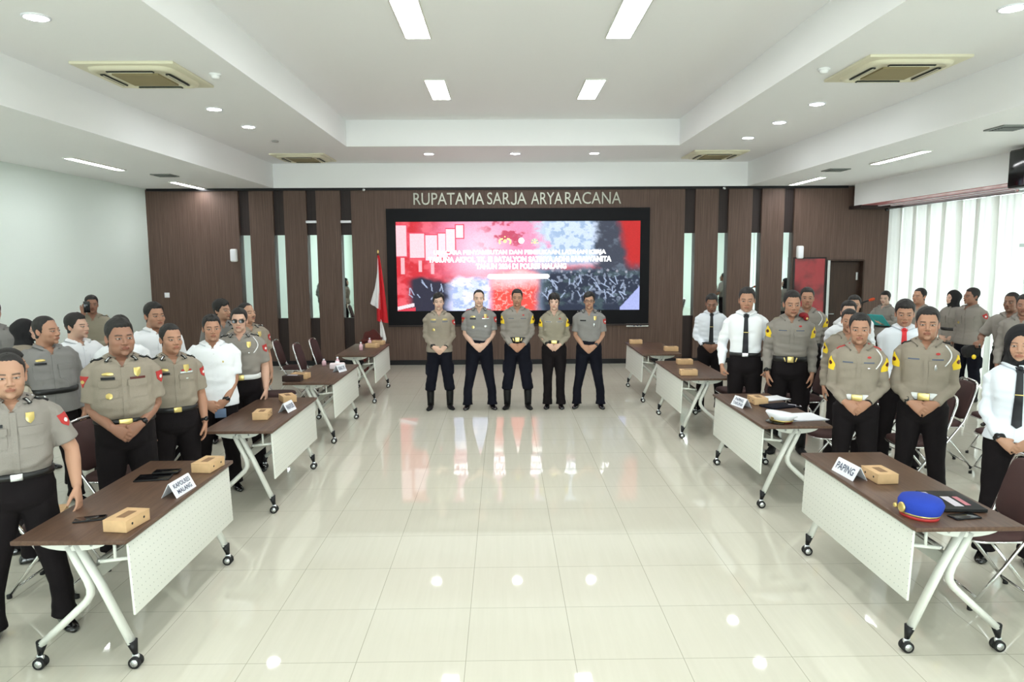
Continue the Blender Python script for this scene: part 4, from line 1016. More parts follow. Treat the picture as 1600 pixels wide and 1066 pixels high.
def hand(mb, Wp, d, n, side, curl=.25, thumb=.5, spread=1.0, k=1.0):
    """side -1 right hand, +1 left hand; d towards the fingers, n out of the palm"""
    d, n = rot_to(d, n); t = np.cross(d, n) * (-side); Wp = np.array(Wp, float)
    L = lambda s, a, b=0: Wp + k * (d * s + t * a + n * b)
    rings = []; q = np.arange(14) / 14 * 2 * np.pi
    for s, a, w, h, b in ((-.02, 0, .026, .020, 0), (.0, 0, .027, .019, 0), (.025, .002, .034, .018, .001), (.055, .003, .041, .016, .003), (.08, .001, .042, .013, .003), (.094, 0, .038, .009, .003)):
        c = L(s, a, b); rings.append(c + k * (np.outer(np.cos(q), t) * w + np.outer(np.sin(q), n) * h))
    mb.grid(rings, True, True, True)
    for a, ln, rr, sp in ((.031, .074, .0088, .10), (.0105, .083, .0092, .02), (-.0105, .077, .0088, -.06), (-.030, .061, .0078, -.16)):
        p = L(.082, a, .003); pts = [p]; dd = d + t * sp * spread; dd /= np.linalg.norm(dd); ang = 0
        for i, fr in enumerate((.46, .30, .24)):
            ang += curl * (.8, 1.2, .9)[i]; v = dd * math.cos(ang) + n * math.sin(ang); p = p + v * ln * fr * k
            if i == 0: pts.append(pts[0] + v * ln * .23 * k)
            pts.append(p)
        mb.tube(pts, [rr * k, rr * k, rr * .98 * k, rr * .92 * k, rr * .78 * k], 9)
    v = d * .72 + t * thumb + n * .35; v /= np.linalg.norm(v); p = L(.018, .022, .004); pts = [p]
    for i, ln in enumerate((.045, .033, .026)):
        p = p + v * ln * k; pts.append(p); v = v + d * .25 + n * curl * .5 - t * .1; v /= np.linalg.norm(v)
    mb.tube(pts, [.014 * k, .0125 * k, .0105 * k, .0085 * k], 10)
def elbow(Sp, Wp, l1, l2, pole):
    Sp, Wp, pole = (np.array(q, float) for q in (Sp, Wp, pole)); v = Wp - Sp; D = np.linalg.norm(v)
    if D > (l1 + l2) * .995: Wp = Sp + v / D * (l1 + l2) * .995; D = (l1 + l2) * .995
    u = v / np.linalg.norm(v); a = (l1 ** 2 - l2 ** 2 + D ** 2) / (2 * D); h = math.sqrt(max(l1 ** 2 - a * a, 0)); p = pole - (pole @ u) * u; p /= np.linalg.norm(p)
    return Sp + u * a + p * h, Wp
def sup(hw, fr, bk, z, cy=0, n=32, e=.82):
    t = np.arange(n) / n * 2 * np.pi; c, s = np.cos(t), np.sin(t)
    x = np.sign(c) * np.abs(c) ** e * hw; y = -np.sign(s) * np.abs(s) ** e; y = np.where(y < 0, y * fr, y * bk) + cy
    return np.stack([x, y, np.full(n, z)], 1)
SKIN = dict(a=(.47, .27, .18), b=(.43, .23, .15), c=(.32, .165, .11), d=(.62, .39, .29), e=(.66, .44, .34), f=(.25, .13, .085))

def person(o):
    g = o.get('g', 1.0); belly = o.get('belly', 0); fem = o.get('fem'); vox = o.get('vox', .0075); H = o['H']; sc = H / 1.71
    e = thing('person', o['label'], 'person', (o['x'], o['y'], 0), R(o['rz'])); e.scale = (sc, sc, sc)
    tuck = o.get('tuck', True); long = o.get('long', False); pose = o.get('pose', ('clasp', 'clasp'))
    # --- torso profile
    def tw(z, off=0):
        zs = [.80, .90, .95, 1.0, 1.04, 1.10, 1.18, 1.26, 1.32, 1.37, 1.405, 1.43, 1.46]
        hw = [.170, .168, .163, .152, .151, .154, .163, .174, .180, .176, .150, .100, .062]
        fr = [.118, .112, .106, .100, .102, .106, .112, .118, .116, .104, .086, .066, .052]
        bk = [.120, .122, .112, .098, .096, .100, .108, .114, .114, .108, .098, .084, .064]
        if fem:
            hw = [.172, .172, .158, .140, .135, .138, .150, .162, .166, .160, .136, .090, .056]
            fr = [.112, .106, .098, .092, .092, .098, .116, .126, .112, .096, .080, .062, .048]
        s = .0 + (z < 1.36) * 1.0
        w = np.interp(z, zs, hw) * (1 + (g - 1) * (1.0 if z < 1.36 else .6)); f = np.interp(z, zs, fr) * (1 + (g - 1) * .8); b = np.interp(z, zs, bk) * (1 + (g - 1) * .6)
        f += belly * math.exp(-((z - 1.09) / .11) ** 2); w += belly * .35 * math.exp(-((z - 1.08) / .12) ** 2)
        return w + off, f + off, b + off
    shw = (.166 if not fem else .148) * (1 + (g - 1) * .7)
    # --- arms
    arms = {}
    for s, ps in ((-1, pose[0]), (1, pose[1])):
        Sp = np.array((s * shw, .005, 1.362)); fy = -(tw(1.0)[1])
        d = n = None; curl = .3
        if ps == 'clasp':
            top = o.get('over', -1) == s; hz = o.get('hz', .90)
            Wp = (s * .088, fy - (.062 if top else .038), hz + .035); pole = (s * .75, 1.2, -.3); d = (-s * .80, -.02 if top else .02, -.60); n = (0, 1, -.15); curl = .42 if top else .25
        elif ps == 'side': Wp = (s * (shw + .055 + .05 * (g - 1)), -.045, .855); pole = (s * .3, 1, 0); d = (s * .02, -.12, -1); n = (-s, .15, 0); curl = .35
        elif ps == 'fist': Wp = (s * (shw + .075), -.06, .875); pole = (s * .5, 1, 0); d = (0, -.15, -1); n = (-s, .2, 0); curl = 1.15
        elif ps == 'table': Wp = (s * (shw + .12), -.13, .89); pole = (s * .6, 1, 0); d = (s * .1, -.35, -.9); n = (-s * .9, .4, 0); curl = .3
        elif ps == 'phone': Wp = (s * .10, -.20, 1.475); pole = (s * 1.0, .2, -1.0); d = (-s * .25, .0, 1); n = (-s * .2, 1, 0); curl = .7
        elif ps == 'folder': Wp = (s * .10, -.29, 1.13); pole = (s * 1, .3, -.8); d = (-s * .75, -.45, .35); n = (0, .2, 1); curl = .4
        elif ps == 'cap': Wp = (s * .22, -.26, 1.10); pole = (s * .6, .8, -.5); d = (s * .35, -.8, -.25); n = (0, .1, -1); curl = .9
        elif ps == 'back': Wp = (s * .06, .19, .98); pole = (s * 1, -.0, -.2); d = (-s * .8, .1, -.4); n = (0, -1, 0); curl = .3
        E_, Wp = elbow(Sp, Wp, .285, .25, pole); arms[s] = (Sp, E_, Wp, d, n, curl)
    ag = 1 + (g - 1) * .9; fa = .88 if fem else 1.0
    # --- body: one continuous skin surface (slim inside the clothes) with the head joined on
    mb = MB(); zr = [.80, .90, 1.0, 1.10, 1.20, 1.28, 1.34, 1.38, 1.41, 1.435, 1.47, 1.50]
    rings = []
    for z in zr:
        if z <= 1.42: a, f, b = tw(z, -.016); rings.append(sup(a * .97, f * .96, b * .92, z, 0, 24))
        else: rings.append(sup(.058, .046, .058, z, .022, 24, 1))
    mb.grid(rings, True, True, True)
    for s in (-1, 1):
        Sp, E_, Wp, d, n, curl = arms[s]; m1 = Sp * .5 + E_ * .5; m2 = E_ * .7 + Wp * .3; fd = (Wp - E_) / np.linalg.norm(Wp - E_)
        r = np.array((.046, .047, .044, .040, .041, .034, .026)) * ag * fa
        if long: r[1:6] *= .80
        mb.tube([Sp + (-s * .05, 0, .0), Sp * .85 + E_ * .15, m1, E_, m2, E_ * .35 + Wp * .65, Wp], list(r), 14)
        hand(mb, Wp, d, n, s, curl, k=(1.04 if not fem else .92))
        hx = s * .088; st = o.get('stance', .05); 
        mb.tube([(hx, 0, .90), (hx + s * st * .5, -.008, .50), (hx + s * st, .01, .07)], [.060, .034, .024], 12)
    V, F, N = remesh(mb, vox if vox > .006 else .0055, 3, .5)
    body = MB(); skin = np.array(SKIN[o.get('skin', 'b')]); o['skin_rgb'] = skin
    cc = np.ones((len(V), 3)) * skin * np.array((1.0, .97, .95))
    if o.get('undershirt') and not o.get('hijab'): pass
    body.add(V, F, 0, cc)
    hs = o.get('hs', 1.03); nu, nv = o.get('hres', (88, 80))
    oo = dict(o); oo['skin'] = skin
    parts = make_head(oo, nu, nv)
    hy, hp_, hr = R(o.get('hy', 0)), R(o.get('hp', 0)), R(o.get('hr', 0))
    M = np.array(Matrix.Rotation(hy, 3, 'Z') @ Matrix.Rotation(hp_, 3, 'X') @ Matrix.Rotation(hr, 3, 'Y'))
    piv = np.array((0, .02, 1.45)); hz = 1.70 - .225 * hs - piv[2]
    def hx_(P): return ((P * hs - np.array((0, .02, 0)) + np.array((0, 0, hz))) @ M.T) + piv
    hair = MB(); hij = MB()
    for kind, P, col, mask in parts:
        Q = hx_(P.reshape(-1, 3)).reshape(P.shape)
        if kind == 'skin': body.grid(Q, True, True, True, 0, col.reshape(-1, 3))
        else: (hair if kind == 'hair' else hij).grid(Q, True, mask is None, mask is None, 0, None, mask)
    body.build('body', 'skin', e)
    if hair.n: hair.build('hair', o.get('hairm', 'hair'), e)
    if hij.n:
        if o.get('drape'):
            q = np.arange(36) / 36 * 2 * np.pi; rg = []
            for z, rx, fy, by in ((1.50, .085, .075, .10), (1.46, .098, .09, .115), (1.42, .125, .105, .125), (1.375, .165, .125, .138), (1.31, .185, .142, .142), (1.24, .16, .148, .145)):
                w = 1 + .02 * np.sin(q * 5 + z * 9); y = np.sin(q); rg.append(np.stack([np.cos(q) * rx * w, np.where(y < 0, y * fy, y * by) * w + .0, np.full(36, z) + .03 * np.cos(q) ** 2 * (z < 1.4)], 1))
            inner = [r * np.array((.97, .97, 1)) for r in rg[::-1]]
            hij.grid(rg + inner[:1], True)
        hij.build('headscarf', 'hijab_black', e)
    if o.get('glasses'):
        gm = MB(); ln = MB(); dark = o['glasses'] == 'sun'
        for s in (-1, 1):
            q = np.arange(22) / 22 * 2 * np.pi; cx = s * .032
            P = np.stack([cx + .0235 * np.sign(np.cos(q)) * np.abs(np.cos(q)) ** .7, np.full(22, -.098) + .010 * (np.abs(np.cos(q) * .0235 + .032 * 1) / .05) ** 2 - .004, .108 + .0165 * np.sign(np.sin(q)) * np.abs(np.sin(q)) ** .7], 1)
            gm.tube(hx_(np.vstack([P, P[:2]])), .0019, 6, False)
            if dark: ln.grid(np.array([hx_(P * .0 + P.mean(0)), hx_(P)]), True)
            gm.tube(hx_(np.array([(s * .055, -.088, .113), (s * .074, -.05, .113), (s * .080, .01, .108)])), .0018, 6)
        gm.tube(hx_(np.array([(-.010, -.103, .112), (0, -.106, .114), (.010, -.103, .112)])), .0018, 6)
        fr = gm.build('glasses', 'black_plastic', e)
        if dark: ln.build('lens', 'lens', fr)
    # --- shirt
    cloth = o.get('top', 'uniform_mid'); white = cloth.startswith('shirt'); polo = o.get('polo'); off = .012
    mb = MB(); z0 = .985 if tuck else o.get('hem', .86)
    rings = []
    for z in [z0, z0 + .004, z0 + .03, z0 + .07] + [v for v in (1.06, 1.10, 1.14, 1.18, 1.22, 1.26, 1.30, 1.34, 1.37, 1.395, 1.415, 1.432, 1.448, 1.452) if v > z0 + .08]:
        a, f, b = tw(z, off if z < 1.4 else off * .8)
        if tuck and z < z0 + .05: a, f, b = tw(1.0, .006)
        if not tuck and z < 1.0: a, f, b = a + .012, f + .016, b + .012
        if z > 1.44: a, f, b = .066, .056, .070
        cy = 0 if z < 1.40 else (z - 1.40) / .05 * .016
        rings.append(sup(a, f, b, z, cy, 40))
    mb.grid(rings, True, True, True)
    for s in (-1, 1):
        Sp, E_, Wp, d, n, curl = arms[s]
        if long:
            r = np.array((.040, .057, .060, .057, .054, .052, .046, .040, .038)) * ag * fa
            mb.tube([Sp + (-s * .09, 0, -.0), Sp + (-s * .03, 0, .008), Sp * .88 + E_ * .12 + (s * .006, 0, 0), Sp * .5 + E_ * .5, E_, E_ * .7 + Wp * .3, E_ * .35 + Wp * .65, E_ * .1 + Wp * .9, Wp * .985 + E_ * .015], list(r), 18)
        else:
            r = np.array((.040, .057, .062, .065, .068, .067)) * ag * fa
            mb.tube([Sp + (-s * .09, 0, -.0), Sp + (-s * .03, 0, .008), Sp * .88 + E_ * .12 + (s * .006, 0, 0), Sp * .6 + E_ * .4, Sp * .25 + E_ * .75, Sp * .18 + E_ * .82], list(r), 18)
    V, F, N = remesh(mb, vox * 1.25, 7, .5)
    # folds
    wz = np.exp(-((V[:, 2] - z0 - .05) / .07) ** 2); L_ = noise3(V * np.array((.55, .55, 1.6)), 34, 11 + int(abs(o['x']) * 10)); L2 = noise3(V * np.array((1.2, 1, .5)), 22, 5)
    arm_w = (np.abs(V[:, 0]) > tw(1.2)[0] + .02) | (V[:, 1] < -.16)
    amp = .0034 + .0075 * wz * tuck + .0065 * arm_w * long + .003 * ((V[:, 2] < 1.25) & (V[:, 2] > 1.0))
    V = V + N * (amp * (L_ + .5 * L2))[:, None]
    # neckline
    zv = o.get('vneck', (1.375 if not polo else 1.395) if not (o.get('tie') or o.get('hijab')) else 1.44)
    keep = ~((V[:, 1] < .0) & (V[:, 2] > zv) & (np.abs(V[:, 0]) < (V[:, 2] - zv) * .62 + .004) & (V[:, 2] > zv)); keep &= ~((V[:, 2] > 1.445) & (np.hypot(V[:, 0], V[:, 1] - .015) < .062))
    F2 = F[keep[F].all(1)]; sm_ = MB().add(V, F2); shirt = sm_.build('shirt', cloth, e)
    bvh = BVHTree.FromPolygons(V.tolist(), F.tolist())
    def proj(p, out, up_, w, h, fw, th=.003, n1=6, n2=6, bulge=0):
        """grid laid on the shirt: w x h metres, half-width fw(v) for v in -1..1; returns closed slab"""
        out = Vector(out).normalized(); up = Vector(up_); up = (up - up.dot(out) * out).normalized(); rt = up.cross(out); P0 = Vector(p); G = np.zeros((n2 + 1, n1 + 1, 3)); ok = 0
        hit0, nn0, _, _ = bvh.ray_cast(P0 + out * .30, -out, .6)
        if hit0 is None: return None
        last = hit0
        for i in range(n2 + 1):
            v = -1 + 2 * i / n2
            for j in range(n1 + 1):
                u = (-1 + 2 * j / n1) * fw(v); q = hit0 + rt * (u * w / 2) + up * (v * h / 2)
                hh, nn, _, _ = bvh.ray_cast(q + out * .12, -out, .3)
                if hh is None or (hh - q).dot(out) < -.05: hh = q - out * ((q - last).dot(out))
                last = hh; G[i, j] = np.array(hh) + np.array(out) * (th + bulge * (1 - u * u) * (1 - v * v))
        m = MB(); m.grid(G, False)
        ed = list(G[0]) + list(G[1:, -1]) + list(G[-1, ::-1][1:]) + list(G[1:-1, 0][::-1]); ed = np.array(ed); m.grid(np.array([ed - np.array(out) * (th + .004), ed]), True)
        return m
    rect = lambda v: 1.0; circ = lambda v: math.sqrt(max(1 - v * v, .0)) + .02
    shield = lambda v: 1.0 if v > -.1 else max(.04, 1 - ((-v - .1) / .9) ** 1.7); tri = lambda v: .04 + .96 * (v + 1) / 2; spade = lambda v: (1.0 if v < -.2 else max(.04, 1 - (v + .2) / 1.2)) 
    flap = lambda v: 1.0 if v > -.5 else .88
    def dec(name, mname, *a, parent=shirt, label=None, **k):
        m = proj(*a, **k)
        if m is None: return None
        ob = m.build(name, mname, parent)
        if label: ob['label'] = label
        return ob
    F_ = (0, -1, 0); Zu = (0, 0, 1)
    # placket and buttons
    if not o.get('noplacket'):
        zt = zv; zb = z0 + .01
        dec('placket', cloth, (0.006, 0, (zt + zb) / 2), F_, Zu, .030, zt - zb, rect, n1=2, n2=26, th=.005)
        for k in range(5 if not polo else 2):
            mbb = MB()
            z = zt - .05 - k * (zt - zb - .08) / 5
            hh = bvh.ray_cast(Vector((.006, -.5, z)), Vector((0, 1, 0)), 1)[0]
            if hh is not None: mbb.cyl((hh[0], hh[1] - .0035, z), .0045, .002, 10, 1).build('button', 'uniform_pale' if white else 'grey_metal', shirt)
    # collar: two leaves
    if not o.get('hijab') or o.get('tie'):
        for s in (-1, 1):
            tl = .045 if o.get('tie') else .058; ang = np.linspace(R(4 if o.get('tie') else 30), R(180), 16); top = []; bot = []
            for i, a in enumerate(ang):
                q = i / 15; cx, cy = math.sin(a) * s, -math.cos(a)
                zt_ = 1.462 + .018 * q - (.028 * (1 - q) ** 2 if not o.get('tie') else .012 * (1 - q) ** 2); zb_ = 1.424 + .014 * q - tl * (1 - q) ** 2
                rt = .060 + .004 * q; rb = .076 + .012 * math.sin(q * 3.14) + .014 * (1 - q)
                top.append((cx * rt, cy * rt * .92 + .018, zt_)); bot.append((cx * rb + s * .012 * (1 - q) ** 2, cy * rb * (.95) + .014, zb_))
            top = np.array(top); bot = np.array(bot)
            # let the leaf rest on the shirt
            for i in range(16):
                for A in (bot,):
                    p = Vector(A[i]); hh = bvh.find_nearest(p)
                    if hh[0] is not None and (p - hh[0]).dot(hh[1]) < .012: A[i] = np.array(hh[0] + hh[1] * .013)
            mid = (top + bot) / 2; out_ = mid - np.array((0, .015, 0)); out_[:, 2] = 0; out_ /= np.linalg.norm(out_, axis=1)[:, None]; mid += out_ * .006
            inn = [bot - np.array((0, 0, .0)) - out_ * .004, mid - out_ * .006, top - out_ * .006]
            MB().grid([top, mid, bot] + inn + [top], False).build('collar', cloth, shirt)
            if not o.get('tie'):      # lapel strip down the open neck
                lap = []
                for q in np.linspace(0, 1, 8):
                    z = 1.425 - q * (1.425 - zv - .004); x = s * ((z - zv) * .62 + .004); w_ = .030 * (1 - q) ** .7 + .008
                    row = []
                    for j in (0, .5, 1):
                        hh = bvh.ray_cast(Vector((x + s * w_ * j - s * .004, -.5, z + .004 * j)), Vector((0, 1, 0)), 1)[0]; row.append(np.array(hh) + np.array((0, -.007 + .003 * j, 0)) if hh is not None else np.array((x, -.08, z)))
                    lap.append(row)
                lap = np.array(lap); MB().grid(lap, False).grid(lap[::-1] + np.array((0, .003, 0)), False).build('lapel', cloth, shirt)
    if o.get('undershirt') and not o.get('tie'):
        q = np.arange(24) / 24 * 2 * np.pi
        MB().grid([sup(.062, .050, .062, 1.455, .02, 24, 1), sup(.063, .052, .063, 1.43, .018, 24, 1), sup(.070, .066, .066, 1.40, .004, 24, 1), sup(.07, .095, .07, 1.36, .0, 24, 1)], True).build('undershirt', o['undershirt'], e)
    if o.get('tie'):
        tm = MB(); zs = np.linspace(1.425, 1.0 if not o.get('shorttie') else 1.10, 22); rows = []
        for i, z in enumerate(zs):
            q = i / 21; w_ = .018 + .014 * q if q > .09 else .018 + .012 * (q < .05); w_ = w_ if i < 21 else .004
            row = []
            for j in (-1, -.5, 0, .5, 1):
                hh = bvh.ray_cast(Vector((w_ * j, -.5, z)), Vector((0, 1, 0)), 1)[0]; yy = (hh[1] if hh is not None else -.1); row.append((w_ * j, yy - .010 - .004 * (1 - j * j) - (.006 if i < 2 else 0), z))
            rows.append(row)
        rows = np.array(rows); tm.grid(rows, False).grid(rows[::-1] + np.array((0, .005, 0)), False)
        tie = tm.build('tie', o['tie'], e)
        MB().sphere((0, rows[1, 2, 1] - .001, 1.42), (.018, .012, .016)).build('knot', o['tie'], tie)
        zc = 1.24; hh = bvh.ray_cast(Vector((0, -.5, zc)), Vector((0, 1, 0)), 1)[0]
        if hh is not None: MB().rbox((.004, hh[1] - .017, zc), (.055, .006, .007), .002).build('tie_clip', 'gold' if o['tie'] != 'tie_red' else 'white_cloth', tie)
    det = o.get('det', ())
    cx = .085 * (1 + (g - 1) * .8)
    if 'pockets' in det:
        for s in (-1, 1):
            dec('pocket', cloth, (s * cx, 0, 1.225), F_, Zu, .115, .11, rect, th=.0055, label=None)
            dec('pocket_flap', cloth, (s * cx, 0, 1.265), F_, Zu, .122, .048, flap, th=.0105)
    if 'tag' in det: dec('name_tag', 'black_plastic', (-cx, 0, 1.303), F_, Zu, .085, .018, rect, th=.006)
    if 'texttag' in det:
        for s in (-1, 1): dec('name_strip', 'uniform_olive' if cloth != 'uniform_olive' else 'uniform_pale', (s * cx, 0, 1.30), F_, Zu, .10, .02, rect, th=.004); dec('name_lettering', 'ink', (s * cx, 0, 1.30), F_, Zu, .08, .010, rect, th=.0052)
    if 'wings' in det:
        for s in ((-1, 1) if 'wings2' in det else (-1,)): dec('wing_badge', 'gold', (s * cx, 0, 1.333), F_, Zu, .07, .024, circ, th=.006, bulge=.003)
    if 'badge' in det: dec('badge', 'gold', (cx, 0, 1.335), F_, Zu, .042, .062, shield, th=.007, bulge=.004)
    if 'ribbons' in det: dec('ribbon_bar', 'wood_red', (cx, 0, 1.297), F_, Zu, .095, .016, rect, th=.006)
    if 'ribbons2' in det: dec('ribbon_bar', 'silver', (cx, 0, 1.306), F_, Zu, .10, .012, rect, th=.006); dec('ribbon_bar', 'red_patch', (cx, 0, 1.322), F_, Zu, .08, .012, rect, th=.006)
    if 'pin' in det: dec('round_badge', 'gold', (-cx, 0, 1.185), F_, Zu, .042, .042, circ, th=.006, bulge=.004)
    if 'pin2' in det: dec('round_badge', 'silver', (cx, 0, 1.195), F_, Zu, .036, .036, circ, th=.006, bulge=.004)
    if 'pinL' in det: dec('round_badge', 'silver', (cx, 0, 1.255), F_, Zu, .036, .022, circ, th=.008, bulge=.003)
    if 'flagpin' in det: dec('small_emblem', 'red_patch', (cx, 0, 1.345), F_, Zu, .03, .02, circ, th=.006)
    if 'logo' in det: dec('small_emblem', 'gold', (cx * .9, 0, 1.27), F_, Zu, .014, .02, circ, th=.004)
    if 'charm' in det: dec('whistle', 'silver', (cx * .85, 0, 1.24), F_, Zu, .02, .06, circ, th=.008, bulge=.004)
    if 'pocketrect' in det: dec('pocket', cloth, (cx, 0, 1.255), F_, Zu, .10, .11, shield, th=.003)
    # sleeve patches
    def sleeve(s, mname, shp, w, h, f=.30, inner=None, nm='shoulder_patch', dirx=1.0):
        Sp, E_ = arms[s][:2]; c = Sp * (1 - f) + E_ * f; out = (s * dirx, -.75, .05); upv = Sp - E_
        ob = dec(nm, mname, c, out, upv, w, h, shp, th=.004, n1=6, n2=8)
        if ob is not None and inner: dec('patch_emblem', inner, c, out, upv, w * .42, h * .34, circ, th=.0055, n1=4, n2=4, parent=shirt)
    if 'yellow' in det:
        for s in (-1, 1): sleeve(s, 'yellow_patch', spade, .085, .115, inner='wood_red')
    if 'redR' in det: sleeve(-1, 'red_patch', tri, .076, .078, inner='gold')
    if 'redL' in det: sleeve(1, 'red_patch', shield, .062, .082, inner='white_cloth')
    if 'redR2' in det: sleeve(-1, 'red_patch', shield, .075, .095, inner='white_cloth')
    if 'orangeR' in det:
        sleeve(-1, 'red_patch', rect, .08, .028, f=.2); sleeve(-1, 'silver', shield, .06, .06, f=.42, inner='ink')
    # epaulettes
    if o.get('epau'):
        for s in (-1, 1):
            c = (s * .122 * (1 + (g - 1) * .6), 0.008, 1.42); out = (s * .45, -.12, 1)
            ob = dec('epaulette', o['epau'], c, out, (s, 0, -.3), .048, .115, lambda v: 1 if v > -.6 else 1 - (-v - .6) * .8, th=.007, n1=4, n2=8)
            if ob is not None and o.get('stars'):
                for q in o['stars']: 
                    c2 = (c[0] + s * q, c[1], c[2] - abs(q) * .3); dec('rank_star', o.get('starm', 'silver'), c2, out, (s, 0, -.3), .020, .020, circ, th=.011, n1=4, n2=4, bulge=.003, parent=ob)
    if 'collarpin' in det:
        for s in (-1, 1):
            ob = dec('collar_pin', 'black_plastic', (s * .058, 0, 1.405), (s * .35, -1, .35), (-s * .35, 0, 1), .022, .046, rect, th=.014, n1=3, n2=4)
            dec('collar_pin_bar', 'silver', (s * .058, 0, 1.405), (s * .35, -1, .35), (-s * .35, 0, 1), .009, .032, rect, th=.016, n1=3, n2=4)
    if 'aig' in det:       # white shoulder cord on the left side
        s = 1; pts = []
        for q in np.linspace(0, 1, 16):
            x = s * (.13 + .045 * math.sin(q * 3.1)); z = 1.41 - q * .16; hh = bvh.ray_cast(Vector((x, -.5, z)), Vector((0, 1, 0)), 1)[0]
            if hh is not None: pts.append((hh[0], hh[1] - .008, z))
        if len(pts) > 3: MB().tube(pts, .0055, 8).build('shoulder_cord', 'white_cloth', shirt)
    # --- trousers
    tm_ = o.get('pants', 'trousers'); mb = MB(); st = o.get('stance', .05); cargo = o.get('cargo'); skirt = o.get('skirt')
    rings = []
    for z, k_ in ((.77, .45), (.80, .80), (.84, .96), (.88, 1), (.92, 1), (.96, 1), (.99, 1), (1.008, 1)):
        a, f, b = tw(min(z, 1.0), .010 if z < .99 else .009); rings.append(sup(a * k_, f * k_, b * k_, z, 0, 32))
    mb.grid(rings, True, True, True)
    for s in (-1, 1):
        hx = s * .088 * (1 + (g - 1) * .5); gg = 1 + (g - 1) * .7; kx = hx + s * st * .5; fx = hx + s * st
        if cargo:
            mb.tube([(hx, 0, .92), (hx, 0, .80), (hx + s * st * .2, -.0, .66), (kx, -.008, .48), (fx - s * .004, .0, .34), (fx, .0, .285), (fx, 0, .27)], [(.088, .100), (.090 * gg, .100 * gg), (.086 * gg, .092 * gg), .078, .080, .078, .055], 20)
            mb.rbox((kx + s * .07, .0, .60), (.05, .13, .17), .02)
        else:
            fl = .066 if not fem else .070
            mb.tube([(hx, 0, .92), (hx, 0, .80), (hx + s * st * .2, -.0, .66), (kx, -.006, .48), (fx - s * .006, .003, .28), (fx, .006, .10), (fx, .006, .055)], [(.088, .100), (.090 * gg, .100 * gg), (.082 * gg, .090 * gg), .070 * gg, .064, fl, (fl, fl + .010)], 20)
    V, F, N = remesh(mb, vox * 1.5, 5, .5)
    V = V + N * ((.003 + .004 * np.exp(-((V[:, 2] - (.32 if cargo else .12)) / .1) ** 2)) * noise3(V * np.array((1, 1, 1.5)), 26, 3 + int(abs(o['y'] * 7))))[:, None]
    MB().add(V, F).build('trousers', tm_, e)
    # --- belt
    bz = 1.0; bm = o.get('belt', 'belt_black' if tuck else None)
    if bm:
        bz = 1.0 if tuck else 1.06; bh = o.get('belth', .020 if tuck else .026); a, f, b = tw(bz, .019 if tuck else .024)
        blt = MB().grid([sup(a - .012, f - .012, b - .012, bz + bh, 0, 48), sup(a, f, b, bz + bh * .8, 0, 48), sup(a, f, b, bz - bh * .8, 0, 48), sup(a - .012, f - .012, b - .012, bz - bh, 0, 48)], True).build('belt', bm, e)
        if o.get('buckle', 'gold'): MB().rbox((0, -f - .004, bz), (.062 if o.get('bigbuckle') is None else .085, .010, bh * 2.1), .006).build('buckle', o.get('buckle', 'gold'), blt)
        if o.get('chrome_marks'):
            for x in (-.055, -.018, .018, .055): MB().rbox((x, -f - .006 + abs(x) * .12, bz), (.012, .008, bh * 1.5), .003, M=Matrix.Rotation(x * 6, 3, 'Y')).build('belt_mark', 'gold', blt)
    # --- shoes
    for s in (-1, 1):
        hx = s * .088 * (1 + (g - 1) * .5); fx = hx + s * st; a = s * R(12 if not fem else 6); c_, s_ = math.cos(a), math.sin(a); rg = []
        for y, w_, h_ in ((.075, .020, .045), (.068, .030, .065), (.03, .035, .080), (-.02, .037, .078), (-.07, .042, .060), (-.12, .045, .046), (-.16, .036, .038), (-.182, .018, .024)):
            q = np.arange(18) / 18 * 2 * np.pi; x = np.cos(q) * w_; z = np.where(np.sin(q) > 0, np.sin(q) * (h_ - .015) + .015, np.sin(q) * .015 + .015)
            yy = np.full(18, y); rg.append(np.stack([fx + x * c_ - yy * s_ * -1 * 1, yy * c_ + x * s_ * 0 + .012, z], 1))
        for r_, y in zip(rg, (.075, .068, .03, -.02, -.07, -.12, -.16, -.182)): r_[:, 0] += -y * s_ * 2
        m = MB().grid(rg, True, True, True)
        if cargo: m.tube([(fx, .008, .05), (fx, .01, .12), (fx, .012, .20), (fx, .008, .29)], [(.040, .048), (.044, .050), (.050, .054), (.052, .056)], 16)
        m.build('boot' if cargo else 'shoe', 'boot' if cargo else 'shoe', e)
    # --- watch
    if o.get('watch'):
        s = o['watch']; Sp, E_, Wp, d, n, curl = arms[s]; dd = (Wp - E_) / np.linalg.norm(Wp - E_); c = Wp - dd * .018
        w = MB().tube([c - dd * .011, c + dd * .011], .032 * ag * (1.25 if long else 1), 16).build('wristwatch', 'rubber', e)
        out = np.array((s * .3, -1, .3)); out -= (out @ dd) * dd; out /= np.linalg.norm(out)
        MB().tube([c + out * .026, c + out * .040], .019, 14).build('watch_case', 'black_gloss', w)
    if o.get('wristband'):
        s = o['wristband']; Sp, E_, Wp, d, n, curl = arms[s]; dd = (Wp - E_) / np.linalg.norm(Wp - E_)
        MB().tube([Wp - dd * .012, Wp + dd * .004], .034 * ag, 14).build('cuff_band', 'black_cloth', e)
    return e, arms
